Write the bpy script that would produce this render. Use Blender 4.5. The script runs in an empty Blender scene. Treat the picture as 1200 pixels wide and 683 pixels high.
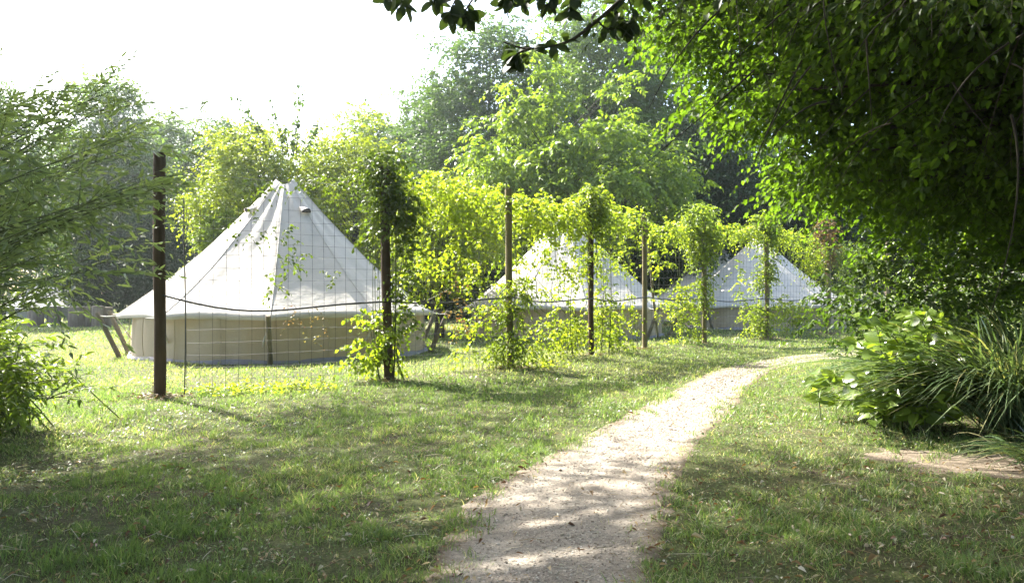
import bpy, math
import numpy as np
from mathutils import Vector

R = np.random.default_rng(7)
sc = bpy.context.scene
COL = sc.collection
PI = math.pi
CAMZ, FPX, HY = 1.35, 900.0, 342.0          # eye height; focal length in photo pixels; horizon row

def W(px, py, D):                            # a point seen at (px,py) that stands D metres away
    return np.array([(px-600)/FPX*D, D, CAMZ+(HY-py)/FPX*D])
def G(px, py):                               # a point on the ground
    D = CAMZ*FPX/(py-HY)
    return np.array([(px-600)/FPX*D, D, 0.0])
def gz(x, y):
    return 0.022*np.sin(x*0.9+0.5)*np.cos(y*0.8)+0.014*np.sin(x*1.7-y*1.3)

# ------------------------------------------------------------------ mesh helpers
class Acc:
    def __init__(s): s.v=[]; s.q=[]; s.t=[]; s.tint=[]; s.n=0; s.mq=[]; s.mt=[]
    def add(s, V, F, tint=0.5, mat=0):
        V=np.asarray(V,dtype=np.float32).reshape(-1,3); F=np.asarray(F,dtype=np.int64)
        if len(V)==0: return
        s.v.append(V)
        s.tint.append(np.broadcast_to(np.asarray(tint,dtype=np.float32),(len(V),)).astype(np.float32))
        if F.shape[1]==4: s.q.append(F+s.n); s.mq.append(np.full(len(F),mat))
        else: s.t.append(F+s.n); s.mt.append(np.full(len(F),mat))
        s.n+=len(V)
    def build(s, name, mats, parent=None, smooth=False):
        V=np.concatenate(s.v); me=bpy.data.meshes.new(name)
        q=np.concatenate(s.q) if s.q else np.zeros((0,4),int)
        t=np.concatenate(s.t) if s.t else np.zeros((0,3),int)
        me.vertices.add(len(V)); me.vertices.foreach_set('co',V.ravel())
        me.loops.add(q.size+t.size); me.polygons.add(len(q)+len(t))
        me.loops.foreach_set('vertex_index',np.concatenate([q.ravel(),t.ravel()]).astype(np.int32))
        ls=np.concatenate([np.arange(len(q))*4, q.size+np.arange(len(t))*3]).astype(np.int32)
        me.polygons.foreach_set('loop_start',ls)
        mi=np.concatenate(s.mq+s.mt).astype(np.int32) if (s.mq or s.mt) else None
        me.polygons.foreach_set('material_index',mi)
        if smooth: me.polygons.foreach_set('use_smooth',np.ones(len(ls),bool))
        me.update(calc_edges=True)
        a=me.attributes.new('tint','FLOAT','POINT'); a.data.foreach_set('value',np.concatenate(s.tint))
        if not isinstance(mats,(list,tuple)): mats=[mats]
        for m in mats: me.materials.append(m)
        o=bpy.data.objects.new(name,me); COL.objects.link(o)
        if parent is not None: o.parent=parent
        return o

def empty(name, label, cat, loc=(0,0,0), group=None, kind=None):
    o=bpy.data.objects.new(name,None); COL.objects.link(o); o.location=[float(c) for c in loc]
    o.empty_display_size=0.2
    return tag(o,label,cat,group,kind)
def tag(o, label=None, cat=None, group=None, kind=None):
    if label: o['label']=label
    if cat: o['category']=cat
    if group: o['group']=group
    if kind: o['kind']=kind
    return o

def nrm(a): return a/(np.linalg.norm(a,axis=-1,keepdims=True)+1e-9)

def tubes(acc, C, rad, ns=4, tint=0.5, mat=0, cap=True):
    """C (N,P,3) curves, rad (P,) or (N,P)"""
    C=np.asarray(C,float)
    if C.ndim==2: C=C[None]
    N,P,_=C.shape; rad=np.broadcast_to(np.asarray(rad,float),(N,P))
    T=nrm(np.gradient(C,axis=1))
    main=nrm(C[:,-1]-C[:,0]); ref=np.where(np.abs(main[:,2:3])>0.9,[[1.,0.1,0]],[[0.05,0,1.]])
    A=nrm(np.cross(T,ref[:,None,:])); B=np.cross(T,A)
    an=np.arange(ns)/ns*2*PI
    V=C[:,:,None,:]+rad[:,:,None,None]*(A[:,:,None,:]*np.cos(an)[:,None]+B[:,:,None,:]*np.sin(an)[:,None])
    i=np.arange(P-1)[:,None]; j=np.arange(ns)[None]; j2=(j+1)%ns
    F=np.stack([i*ns+j,i*ns+j2,(i+1)*ns+j2,(i+1)*ns+j],-1).reshape(-1,4)
    Fa=(F[None]+(np.arange(N)*P*ns)[:,None,None]).reshape(-1,4)
    tt=np.repeat(np.broadcast_to(np.asarray(tint,float),(N,)),P*ns)
    acc.add(V,Fa,tt,mat)
    if cap and ns>=4 and N<50:
        for n in range(N):
            for e in (0,P-1):
                ring=V[n,e]; c=ring.mean(0); VV=np.vstack([ring,c])
                FF=np.array([[k,(k+1)%ns,ns] for k in range(ns)]) if e else np.array([[(k+1)%ns,k,ns] for k in range(ns)])
                acc.add(VV,FF,0.5,mat)

def bez(a,b,c,n):
    t=np.linspace(0,1,n)[None,:,None]
    return a[:,None]*(1-t)**2+2*b[:,None]*t*(1-t)+c[:,None]*t*t

def leaves(acc, P, d, nr, L, Wd, shape='diamond', tint=0.5, fold=0.25, curl=0.15, mat=0):
    """P,d,nr (n,3); L,Wd (n,)"""
    n=len(P)
    if n==0: return
    d=nrm(d); s=nrm(np.cross(d,nr)); u=np.cross(s,d)
    L=np.broadcast_to(L,(n,))[:,None]; Wd=np.broadcast_to(Wd,(n,))[:,None]/2
    def pt(a,b,c): return P+d*L*a+s*Wd*b+u*(Wd*abs(b)*fold*2+L*c)
    if shape=='diamond':
        V=np.stack([pt(0,0,0),pt(.42,1,-.3*curl),pt(1,0,-curl),pt(.42,-1,-.3*curl)],1); k=4; F=[[0,1,2,3]]
    elif shape=='oval':
        V=np.stack([pt(0,0,0),pt(.25,.85,0),pt(.65,.9,-.4*curl),pt(1,0,-curl),pt(.65,-.9,-.4*curl),pt(.25,-.85,0),pt(.5,0,-.1*curl)],1); k=7
        F=[[0,1,2,6],[6,2,3,3],[0,6,4,5],[6,3,4,4]]
        F4=[[0,1,2,6],[0,6,4,5]]; F3=[[6,2,3],[6,3,4]]
    elif shape=='round':
        pts=[(0,0,0),(.14,.5,0),(.38,.95,0),(.68,.9,-.3*curl),(.9,.48,-.7*curl),(1,0,-curl),(.9,-.48,-.7*curl),(.68,-.9,-.3*curl),(.38,-.95,0),(.14,-.5,0)]
        V=np.stack([pt(*p) for p in pts],1); k=10; F4=[[1,2,8,9],[2,3,7,8],[3,4,6,7]]; F3=[[0,1,9],[4,5,6]]
    elif shape=='lance':
        V=np.stack([pt(0,0,0),pt(.3,.95,-.1*curl),pt(.65,.75,-.45*curl),pt(1,0,-curl),pt(.65,-.75,-.45*curl),pt(.3,-.95,-.1*curl)],1); k=6
        F=[[0,1,2,3],[0,3,4,5]]
    elif shape=='heart':
        pts=[(0,0,0),(-.08,.45,.02),(.12,.95,.02),(.45,1,0),(.78,.5,-.4*curl),(1,0,-curl),(.78,-.5,-.4*curl),(.45,-1,0),(.12,-.95,.02),(-.08,-.45,.02),(.45,0,0.0)]
        V=np.stack([pt(*p) for p in pts],1); k=11
        F4=[[0,1,2,10],[10,2,3,4],[10,6,7,8],[0,10,8,9]]; F3=[[10,4,5],[10,5,6]]
    tt=np.repeat(np.broadcast_to(np.asarray(tint,float),(n,)),k)
    off=(np.arange(n)*k)[:,None,None]
    if shape in('oval','heart','round'):
        base=acc.n
        acc.add(V,(np.array(F4)[None]+off).reshape(-1,4),tt,mat)
        acc.t.append((np.array(F3)[None]+off).reshape(-1,3)+base); acc.mt.append(np.full(n*len(F3),mat))
    else: acc.add(V,(np.array(F)[None]+off).reshape(-1,4),tt,mat)

def sprigs(acc, wood, S, d, L, k, ll, lw, droop=0.3, shape='diamond', tint=None, side=0.9, upn=0.8, tw=0.004, fold=.25, curl=.2, jit=.35, bend=None, woodmat=0, tipleaf=True):
    n=len(S)
    if n==0: return
    d=nrm(d); L=np.broadcast_to(L,(n,))
    if tint is None: tint=R.random(n)
    t=np.linspace(.12,1,k)[None,:]+R.normal(0,.03,(n,k))
    grav=np.array([0,0,-1.])
    bv=(bend if bend is not None else 0)
    pos=S[:,None]+d[:,None]*(L[:,None]*t)[...,None]+(grav*droop+bv)*((L[:,None]*t*t)[...,None])
    tan=nrm(d[:,None]+(grav*droop+bv)*(2*t)[...,None])
    up=np.array([0,0,1.])+R.normal(0,.001,(n,k,3))
    sd=nrm(np.cross(tan,up)); sgn=np.where(np.arange(k)%2==0,1,-1)[None,:,None]
    ld=tan*(1-.45*side)+sd*sgn*side*R.uniform(.6,1.1,(n,k,1))+R.normal(0,jit,(n,k,3))
    if tipleaf: ld[:,-1]=tan[:,-1]+R.normal(0,jit*.5,(n,3))
    ld[...,2]-=droop*.5
    nr=np.array([0,0,upn])+R.normal(0,.45,(n,k,3))
    sz=R.uniform(.7,1.15,(n,k))*(1-.25*t)
    tt=np.clip(tint[:,None]*.65+R.random((n,k))*.35,0,1)
    leaves(acc,pos.reshape(-1,3),ld.reshape(-1,3),nr.reshape(-1,3),(ll*sz).ravel(),(lw*sz).ravel(),shape,tt.ravel(),fold,curl)
    if wood is not None:
        t3=np.linspace(0,1,4)[None,:]
        C=S[:,None]+d[:,None]*(L[:,None]*t3)[...,None]+(grav*droop+bv)*((L[:,None]*t3*t3)[...,None])
        tubes(wood,C,np.array([1,.8,.6,.3])*tw,3,mat=woodmat,cap=False)

# ------------------------------------------------------------------ materials
def nt(name):
    m=bpy.data.materials.new(name); m.use_nodes=True; t=m.node_tree; t.nodes.clear()
    return m,t,t.nodes.new('ShaderNodeOutputMaterial')
def ramp(t,cols,fac=None):
    r=t.nodes.new('ShaderNodeValToRGB'); e=r.color_ramp.elements
    e[0].position=cols[0][0]; e[0].color=(*cols[0][1],1); e[1].position=cols[-1][0]; e[1].color=(*cols[-1][1],1)
    for p,c in cols[1:-1]:
        x=e.new(p); x.color=(*c,1)
    if fac is not None: t.links.new(fac,r.inputs[0])
    return r
def noise(t,scale,detail=4,vec=None,rough=.5):
    n=t.nodes.new('ShaderNodeTexNoise'); n.inputs['Scale'].default_value=scale; n.inputs['Detail'].default_value=detail; n.inputs['Roughness'].default_value=rough
    if vec is not None: t.links.new(vec,n.inputs['Vector'])
    return n
def mixc(t,f,a,b,mode='MIX'):
    m=t.nodes.new('ShaderNodeMix'); m.data_type='RGBA'; m.blend_type=mode
    for k,x in ((0,f),(6,a),(7,b)):
        if isinstance(x,(int,float)): m.inputs[k].default_value=x
        elif isinstance(x,tuple): m.inputs[k].default_value=(*x,1)
        else: t.links.new(x,m.inputs[k])
    return m.outputs[2]
def leafmat(name,cols,trans=.45,tgain=(1.5,1.6,.6),rough=.45,spec=.35):
    m,t,o=nt(name)
    a=t.nodes.new('ShaderNodeAttribute'); a.attribute_name='tint'
    n=len(cols); r=ramp(t,[(i/(n-1),c) for i,c in enumerate(cols)],a.outputs['Fac'])
    p=t.nodes.new('ShaderNodeBsdfPrincipled'); p.inputs['Roughness'].default_value=rough; p.inputs['Specular IOR Level'].default_value=spec
    t.links.new(r.outputs[0],p.inputs['Base Color'])
    tr=t.nodes.new('ShaderNodeBsdfTranslucent')
    t.links.new(mixc(t,1.0,r.outputs[0],tuple(tgain),'MULTIPLY'),tr.inputs['Color'])
    mx=t.nodes.new('ShaderNodeMixShader'); mx.inputs[0].default_value=trans
    t.links.new(p.outputs[0],mx.inputs[1]); t.links.new(tr.outputs[0],mx.inputs[2]); t.links.new(mx.outputs[0],o.inputs[0])
    return m
def barkmat(name,c1,c2,scale=8,stretch=.15,bump=.4,rough=.9):
    m,t,o=nt(name)
    tc=t.nodes.new('ShaderNodeTexCoord'); mp=t.nodes.new('ShaderNodeMapping'); mp.inputs['Scale'].default_value=(1,1,stretch)
    t.links.new(tc.outputs['Object'],mp.inputs[0])
    n=noise(t,scale,6,mp.outputs[0],.65); n2=noise(t,scale*.2,3,tc.outputs['Object'])
    r=ramp(t,[(.3,c1),(.7,c2)],n.outputs[0])
    c=mixc(t,n2.outputs[0],r.outputs[0],tuple(x*.6 for x in c1))
    p=t.nodes.new('ShaderNodeBsdfPrincipled'); p.inputs['Roughness'].default_value=rough; p.inputs['Specular IOR Level'].default_value=.2
    t.links.new(c,p.inputs['Base Color'])
    b=t.nodes.new('ShaderNodeBump'); b.inputs['Strength'].default_value=bump; b.inputs['Distance'].default_value=.02
    t.links.new(n.outputs[0],b.inputs['Height']); t.links.new(b.outputs[0],p.inputs['Normal']); t.links.new(p.outputs[0],o.inputs[0])
    return m
def plain(name,c,rough=.6,spec=.3,metal=0,var=.25,scale=30):
    m,t,o=nt(name); tc=t.nodes.new('ShaderNodeTexCoord')
    n=noise(t,scale,4,tc.outputs['Object'])
    p=t.nodes.new('ShaderNodeBsdfPrincipled'); p.inputs['Roughness'].default_value=rough; p.inputs['Specular IOR Level'].default_value=spec; p.inputs['Metallic'].default_value=metal
    t.links.new(mixc(t,n.outputs[0],tuple(x*(1-var) for x in c),tuple(min(1,x*(1+var)) for x in c)),p.inputs['Base Color'])
    t.links.new(p.outputs[0],o.inputs[0]); return m
def canvasmat(name,c,trans=.25,dirt=(.3,.28,.22)):
    m,t,o=nt(name); tc=t.nodes.new('ShaderNodeTexCoord')
    n1=noise(t,1.3,5,tc.outputs['Object'],.6); n2=noise(t,60,2,tc.outputs['Object'])
    mp=t.nodes.new('ShaderNodeMapping'); mp.inputs['Scale'].default_value=(1,1,.12); t.links.new(tc.outputs['Object'],mp.inputs[0])
    n3=noise(t,9,4,mp.outputs[0],.6)
    r=ramp(t,[(.45,(0,0,0)),(.8,(1,1,1))],n1.outputs[0]); r3=ramp(t,[(.5,(0,0,0)),(.85,(.5,.5,.5))],n3.outputs[0])
    mm=t.nodes.new('ShaderNodeMath'); mm.operation='MULTIPLY_ADD'; mm.inputs[1].default_value=.35
    t.links.new(r.outputs[0],mm.inputs[0]); t.links.new(r3.outputs[0],mm.inputs[2])
    c2=mixc(t,mm.outputs[0],c,tuple(.5*a+.5*b for a,b in zip(c,dirt)))
    c3=mixc(t,n2.outputs[0],c2,mixc(t,1.,c2,(.9,.9,.9),'MULTIPLY'))
    p=t.nodes.new('ShaderNodeBsdfPrincipled'); p.inputs['Roughness'].default_value=.85; p.inputs['Specular IOR Level'].default_value=.15
    t.links.new(c3,p.inputs['Base Color'])
    b=t.nodes.new('ShaderNodeBump'); b.inputs['Strength'].default_value=.55; b.inputs['Distance'].default_value=.06
    n4=noise(t,2.6,6,tc.outputs['Object'],.6); t.links.new(n4.outputs[0],b.inputs['Height']); t.links.new(b.outputs[0],p.inputs['Normal'])
    tr=t.nodes.new('ShaderNodeBsdfTranslucent'); t.links.new(c3,tr.inputs[0])
    mx=t.nodes.new('ShaderNodeMixShader'); mx.inputs[0].default_value=trans
    t.links.new(p.outputs[0],mx.inputs[1]); t.links.new(tr.outputs[0],mx.inputs[2]); t.links.new(mx.outputs[0],o.inputs[0])
    return m

M={}
M['beech']=leafmat('beech_leaf',[(.018,.034,.007),(.03,.056,.01),(.052,.088,.015)],.5,(4.1,4.2,1.0),.6,.1)
M['big']=leafmat('dusky_leaf',[(.035,.065,.018),(.055,.095,.025),(.095,.14,.04)],.42,(1.5,1.6,.6),.5,.15)
M['pale']=leafmat('pale_leaf',[(.06,.10,.025),(.09,.14,.032),(.13,.18,.05)],.45,(1.5,1.6,.6),.5,.15)
M['hornbeam']=leafmat('hornbeam_leaf',[(.085,.13,.022),(.14,.2,.03),(.21,.27,.045)],.5,(1.5,1.6,.5))
M['yellowgreen']=leafmat('yellow_green_leaf',[(.12,.17,.025),(.17,.23,.03),(.24,.28,.04)],.5,(1.7,1.6,.45))
M['vine']=leafmat('vine_leaf',[(.14,.20,.025),(.21,.28,.035),(.30,.33,.05)],.55,(1.6,1.6,.5))
M['vinered']=leafmat('vine_leaf_red',[(.15,.07,.04),(.2,.14,.05),(.17,.19,.04)],.4,(1.3,1.2,.8))
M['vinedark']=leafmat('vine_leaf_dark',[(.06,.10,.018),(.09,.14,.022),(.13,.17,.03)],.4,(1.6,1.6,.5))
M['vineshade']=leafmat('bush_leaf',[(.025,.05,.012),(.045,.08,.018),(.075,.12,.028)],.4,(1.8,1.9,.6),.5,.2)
M['vinemid']=leafmat('vine_leaf_mid',[(.11,.17,.025),(.16,.22,.03),(.23,.28,.04)],.5,(1.6,1.6,.5))
M['willow']=leafmat('willow_leaf',[(.17,.22,.11),(.23,.29,.14),(.31,.37,.19)],.45,(1.4,1.5,.6),.3,.8)
M['shrub']=leafmat('shrub_leaf',[(.09,.145,.03),(.15,.22,.04),(.23,.3,.06)],.42,(1.6,1.6,.5),.35,.5)
M['broad']=leafmat('broad_leaf',[(.08,.13,.025),(.13,.2,.035),(.2,.27,.055)],.45,(1.6,1.6,.5),.25,.9)
M['bough']=leafmat('bough_leaf',[(.022,.035,.012),(.035,.055,.018),(.055,.08,.025)],.3,(1.9,2.0,.7),.5,.12)
M['dark']=leafmat('evergreen_leaf',[(.012,.026,.01),(.02,.04,.013),(.032,.058,.018)],.2,(1.3,1.5,.6),.6,.08)
M['sedge']=leafmat('sedge_blade',[(.05,.09,.04),(.09,.14,.065),(.17,.22,.12),(.32,.29,.15)],.3,(1.5,1.6,.6),.22,1.0)
M['grass']=leafmat('grass_blade',[(.085,.14,.05),(.13,.2,.065),(.19,.265,.09),(.36,.34,.18),(.52,.48,.35)],.45,(1.4,1.45,.7),.42,.5)
M['litter']=leafmat('fallen_leaf',[(.07,.035,.02),(.16,.08,.03),(.3,.22,.09),(.42,.38,.27),(.5,.48,.4)],.2,(1.3,1.1,.7),.5,.4)
M['bark']=barkmat('bark',(.035,.028,.02),(.09,.075,.055))
M['twig']=barkmat('twig_bark',(.03,.026,.015),(.07,.06,.035),20)
M['greentwig']=plain('green_twig',(.09,.11,.04))
M['post']=barkmat('fence_post_wood',(.055,.035,.022),(.15,.10,.065),14,.06,.5)
M['postgrey']=barkmat('weathered_post_wood',(.16,.13,.075),(.36,.30,.19),14,.06,.5)
M['timber']=barkmat('guy_post_timber',(.14,.12,.09),(.34,.29,.22),12,.08,.4)
M['stump']=barkmat('stump_bark',(.12,.09,.07),(.38,.32,.26),9,.1,.7)
M['stumptop']=plain('sawn_wood',(.45,.36,.25))
M['wire']=plain('galvanised_wire',(.08,.08,.08),.45,.5,.3)
M['cable']=plain('black_cable',(.012,.012,.013),.4,.5)
M['rope']=plain('rope',(.55,.53,.48),.8)
M['black']=plain('black_plastic',(.02,.02,.02),.4)
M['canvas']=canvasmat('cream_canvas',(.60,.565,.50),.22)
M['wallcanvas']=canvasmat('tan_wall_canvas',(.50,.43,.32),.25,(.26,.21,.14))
M['greycanvas']=canvasmat('grey_canvas',(.30,.31,.32),.1)
M['skirt']=plain('grey_groundsheet',(.2,.19,.2),.6,.3,0,.3,6)
M['hole']=plain('vent_shade',(.008,.009,.008))  # near black, standing in for the shade inside the vents
M['stone']=leafmat('gravel_stone',[(.12,.095,.075),(.24,.2,.155),(.36,.31,.25),(.52,.48,.41)],0.0,(1,1,1),.8,.2)

# ------------------------------------------------------------------ ground
def ground():
    def axis(a,b,s,far):
        c=np.arange(a,b+s/2,s); l=a-np.cumsum(s*1.35**np.arange(1,24)); r=b+np.cumsum(s*1.35**np.arange(1,24))
        x=np.concatenate([l[::-1],c,r]); return x[(x>-far)&(x<far)]
    xs=axis(-9,12,.25,400); ys=axis(-3,26,.25,400)
    X,Y=np.meshgrid(xs,ys,indexing='ij'); Z=gz(X,Y)
    nx,ny=X.shape; i,j=np.meshgrid(np.arange(nx-1),np.arange(ny-1),indexing='ij')
    F=np.stack([i*ny+j,(i+1)*ny+j,(i+1)*ny+j+1,i*ny+j+1],-1).reshape(-1,4)
    m,t,o=nt('lawn_soil'); tc=t.nodes.new('ShaderNodeTexCoord')
    n1=noise(t,.55,5,tc.outputs['Object'],.6); n2=noise(t,40,6,tc.outputs['Object'],.7); n3=noise(t,5,4,tc.outputs['Object'])
    g=ramp(t,[(.3,(.03,.038,.014)),(.5,(.07,.08,.03)),(.7,(.15,.15,.07))],n2.outputs[0])
    br=ramp(t,[(.3,(.03,.022,.014)),(.55,(.09,.07,.045)),(.72,(.24,.2,.14))],n2.outputs[0])
    f=ramp(t,[(.5,(0,0,0)),(.68,(1,1,1))],mixc(t,.5,n1.outputs[0],n3.outputs[0]))
    c=mixc(t,f.outputs[0],g.outputs[0],br.outputs[0])
    p=t.nodes.new('ShaderNodeBsdfPrincipled'); p.inputs['Roughness'].default_value=.95; p.inputs['Specular IOR Level'].default_value=.1
    t.links.new(c,p.inputs['Base Color']); b=t.nodes.new('ShaderNodeBump'); b.inputs['Strength'].default_value=.8; b.inputs['Distance'].default_value=.02
    t.links.new(n2.outputs[0],b.inputs['Height']); t.links.new(b.outputs[0],p.inputs['Normal']); t.links.new(p.outputs[0],o.inputs[0])
    a=Acc(); a.add(np.stack([X,Y,Z],-1),F); tag(a.build('ground',m,smooth=True),kind='structure')
ground()

def soilmat(name,base,edges=False):
    m,t,o=nt(name); tc=t.nodes.new('ShaderNodeTexCoord')
    v=t.nodes.new('ShaderNodeTexVoronoi'); v.inputs['Scale'].default_value=55; t.links.new(tc.outputs['Object'],v.inputs['Vector'])
    n1=noise(t,2.2,6,tc.outputs['Object'],.65); n2=noise(t,90,4,tc.outputs['Object'],.7)
    a=ramp(t,[(0,tuple(x*.55 for x in base)),(.5,base),(1,tuple(min(1,x*1.35) for x in base))],v.outputs['Color'])
    d=ramp(t,[(.38,(0,0,0)),(.62,(1,1,1))],n1.outputs[0])
    c=mixc(t,d.outputs[0],a.outputs[0],mixc(t,.65,a.outputs[0],(.125,.095,.068)))
    c=mixc(t,.35,c,mixc(t,n2.outputs[0],tuple(x*.15 for x in base),tuple(min(1,x*1.7) for x in base)))
    if edges:      # leaf mould and worn turf creep in from both sides
        at=t.nodes.new('ShaderNodeAttribute'); at.attribute_name='tint'; n5=noise(t,6,6,tc.outputs['Object'],.7)
        ad=t.nodes.new('ShaderNodeMath'); ad.operation='MULTIPLY_ADD'; ad.inputs[1].default_value=.9; t.links.new(n5.outputs[0],ad.inputs[0]); t.links.new(at.outputs['Fac'],ad.inputs[2])
        e=ramp(t,[(0,(0,0,0)),(1,(1,1,1))],None); mr=t.nodes.new('ShaderNodeMapRange'); mr.inputs[1].default_value=1.05; mr.inputs[2].default_value=1.4; t.links.new(ad.outputs[0],mr.inputs[0]); t.links.new(mr.outputs[0],e.inputs[0])
        c=mixc(t,e.outputs[0],c,mixc(t,n2.outputs[0],(.05,.038,.025),(.22,.17,.11)))
    p=t.nodes.new('ShaderNodeBsdfPrincipled'); p.inputs['Roughness'].default_value=.9; p.inputs['Specular IOR Level'].default_value=.15
    t.links.new(c,p.inputs['Base Color']); b=t.nodes.new('ShaderNodeBump'); b.inputs['Strength'].default_value=.9; b.inputs['Distance'].default_value=.012
    t.links.new(mixc(t,.5,v.outputs['Distance'],n2.outputs[0]),b.inputs['Height']); t.links.new(b.outputs[0],p.inputs['Normal']); t.links.new(p.outputs[0],o.inputs[0])
    return m
PL=[(470,760),(515,700),(538,650),(554,600),(588,568),(645,538),(685,517),(720,500),(754,480),(802,455),(842,438),(873,430),(912,421),(985,413),(1080,409)]
PR=[(735,760),(742,690),(755,640),(770,600),(785,560),(798,535),(812,515),(835,496),(858,472),(874,452),(888,441),(908,431),(950,424),(1010,416.5),(1120,412)]
LP=np.array([G(*p)[:2] for p in PL]); RP=np.array([G(*p)[:2] for p in PR])
def resamp(P,n):
    k=np.linspace(0,len(P)-1,n); i=np.clip(k.astype(int),0,len(P)-2); f=(k-i)[:,None]
    p0=P[np.clip(i-1,0,len(P)-1)];p1=P[i];p2=P[i+1];p3=P[np.clip(i+2,0,len(P)-1)]
    return .5*((2*p1)+(-p0+p2)*f+(2*p0-5*p1+4*p2-p3)*f*f+(-p0+3*p1-3*p2+p3)*f**3)
nP=260; LL=resamp(LP,nP); RR=resamp(RP,nP)
wob=np.interp(np.arange(nP),np.linspace(0,nP-1,130),R.normal(0,.02,130)); wob2=np.interp(np.arange(nP),np.linspace(0,nP-1,130),R.normal(0,.02,130))
ax=nrm(RR-LL); LL=LL+ax*wob[:,None]; RR=RR+ax*wob2[:,None]
def path():
    k=20; wv=np.linalg.norm(RR-LL,axis=1)[:,None,None]; u=np.linspace(0,1,k)[None,:,None]; mg=.14/wv; u=u*(1+2*mg)-mg; P=LL[:,None]*(1-u)+RR[:,None]*u
    z=gz(P[...,0],P[...,1])+.007-.03*np.clip(np.abs(np.linspace(-1,1,k))-.93,0,1)[None]/.07
    V=np.concatenate([P,z[...,None]],-1)
    i,j=np.meshgrid(np.arange(nP-1),np.arange(k-1),indexing='ij')
    F=np.stack([i*k+j,i*k+j+1,(i+1)*k+j+1,(i+1)*k+j],-1).reshape(-1,4)
    a=Acc(); a.add(V,F,np.broadcast_to(np.abs(np.linspace(-1,1,k))[None],(nP,k)).ravel()); tag(a.build('path',soilmat('gravel_path',(.31,.275,.225),True),smooth=True),kind='structure')
path()
def inpath(P,margin=0.0):
    """signed distance to the path edge: >0 inside"""
    poly=np.concatenate([LL[::2],RR[::-2]]); A=poly; B=np.roll(poly,-1,axis=0); out=np.empty(len(P))
    E_=np.concatenate([LL,RR])
    for s in range(0,len(P),8000):
        q=P[s:s+8000]; x=q[:,0:1]; y=q[:,1:2]
        c=((A[None,:,1]>y)!=(B[None,:,1]>y)); xi=(B[None,:,0]-A[None,:,0])*(y-A[None,:,1])/(B[None,:,1]-A[None,:,1]+1e-12)+A[None,:,0]
        ins=(c&(x<xi)).sum(1)%2==1
        d=np.sqrt((x-E_[None,:,0])**2+(y-E_[None,:,1])**2).min(1)
        out[s:s+8000]=np.where(ins,d,-d)
    return out
# bare soil patch at the right under the sedge
bc=G(1165,540)[:2]
def soilpatch():
    n=60; an=np.linspace(0,2*PI,n,endpoint=False); rr=1+.2*np.sin(3*an+1)+.14*np.sin(7*an)+.09*np.sin(13*an)
    a=Acc(); rings=[0,.3,.6,.85,1]; V=[]
    for r in rings:
        x=bc[0]+np.cos(an)*rr*r*1.15; y=bc[1]+np.sin(an)*rr*r*.5
        V.append(np.stack([x,y,gz(x,y)+(.007 if r<.8 else .004 if r<.9 else -.03)],-1))
    V=np.concatenate(V); F=[[r*n+i,r*n+(i+1)%n,(r+1)*n+(i+1)%n,(r+1)*n+i] for r in range(4) for i in range(n)]
    a.add(V,np.array(F)); tag(a.build('bare_soil',soilmat('bare_soil',(.19,.155,.115)),smooth=True),kind='structure')
soilpatch()
def insoil(P): 
    return 1-np.sqrt(((P[:,0]-bc[0])/1.15)**2+((P[:,1]-bc[1])/.5)**2)

# gravel stones (nobody could count them)
def pebbles():
    ph=(1+5**.5)/2
    ic=np.array([(-1,ph,0),(1,ph,0),(-1,-ph,0),(1,-ph,0),(0,-1,ph),(0,1,ph),(0,-1,-ph),(0,1,-ph),(ph,0,-1),(ph,0,1),(-ph,0,-1),(-ph,0,1)])/1.9
    fc=np.array([(0,11,5),(0,5,1),(0,1,7),(0,7,10),(0,10,11),(1,5,9),(5,11,4),(11,10,2),(10,7,6),(7,1,8),(3,9,4),(3,4,2),(3,2,6),(3,6,8),(3,8,9),(4,9,5),(2,4,11),(6,2,10),(8,6,7),(9,8,1)])
    n=30000
    i=(nP*R.random(n)**1.3*.9).astype(int); u=R.normal(.5,.3,n); ok=(u>-.06)&(u<1.06); i=i[ok];u=u[ok];n=len(i)
    P=LL[i]*(1-u[:,None])+RR[i]*u[:,None]+R.normal(0,.05,(n,2))
    s=.0024+.0055*R.random(n)**3.5; s*=np.clip(P[:,1]/6,.9,1.8)
    # few bigger
    s[R.random(n)<.004]*=2.2
    sc3=np.stack([R.uniform(.8,1.5,n),R.uniform(.8,1.3,n),R.uniform(.4,.8,n)],-1)*s[:,None]
    an=R.random(n)*2*PI; V=ic[None]*sc3[:,None]*R.uniform(.8,1.2,(n,12,1))
    x=V[...,0]*np.cos(an)[:,None]-V[...,1]*np.sin(an)[:,None]; y=V[...,0]*np.sin(an)[:,None]+V[...,1]*np.cos(an)[:,None]
    V=np.stack([x+P[:,0:1],y+P[:,1:2],V[...,2]+(gz(P[:,0],P[:,1])+.006+s*.25)[:,None]],-1)
    a=Acc(); a.add(V,(fc[None]+(np.arange(n)*12)[:,None,None]).reshape(-1,3),np.repeat(R.random(n),12))
    tag(a.build('gravel',M['stone']),'small pale stones and grit scattered over the footpath','gravel',kind='stuff')
pebbles()

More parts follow.
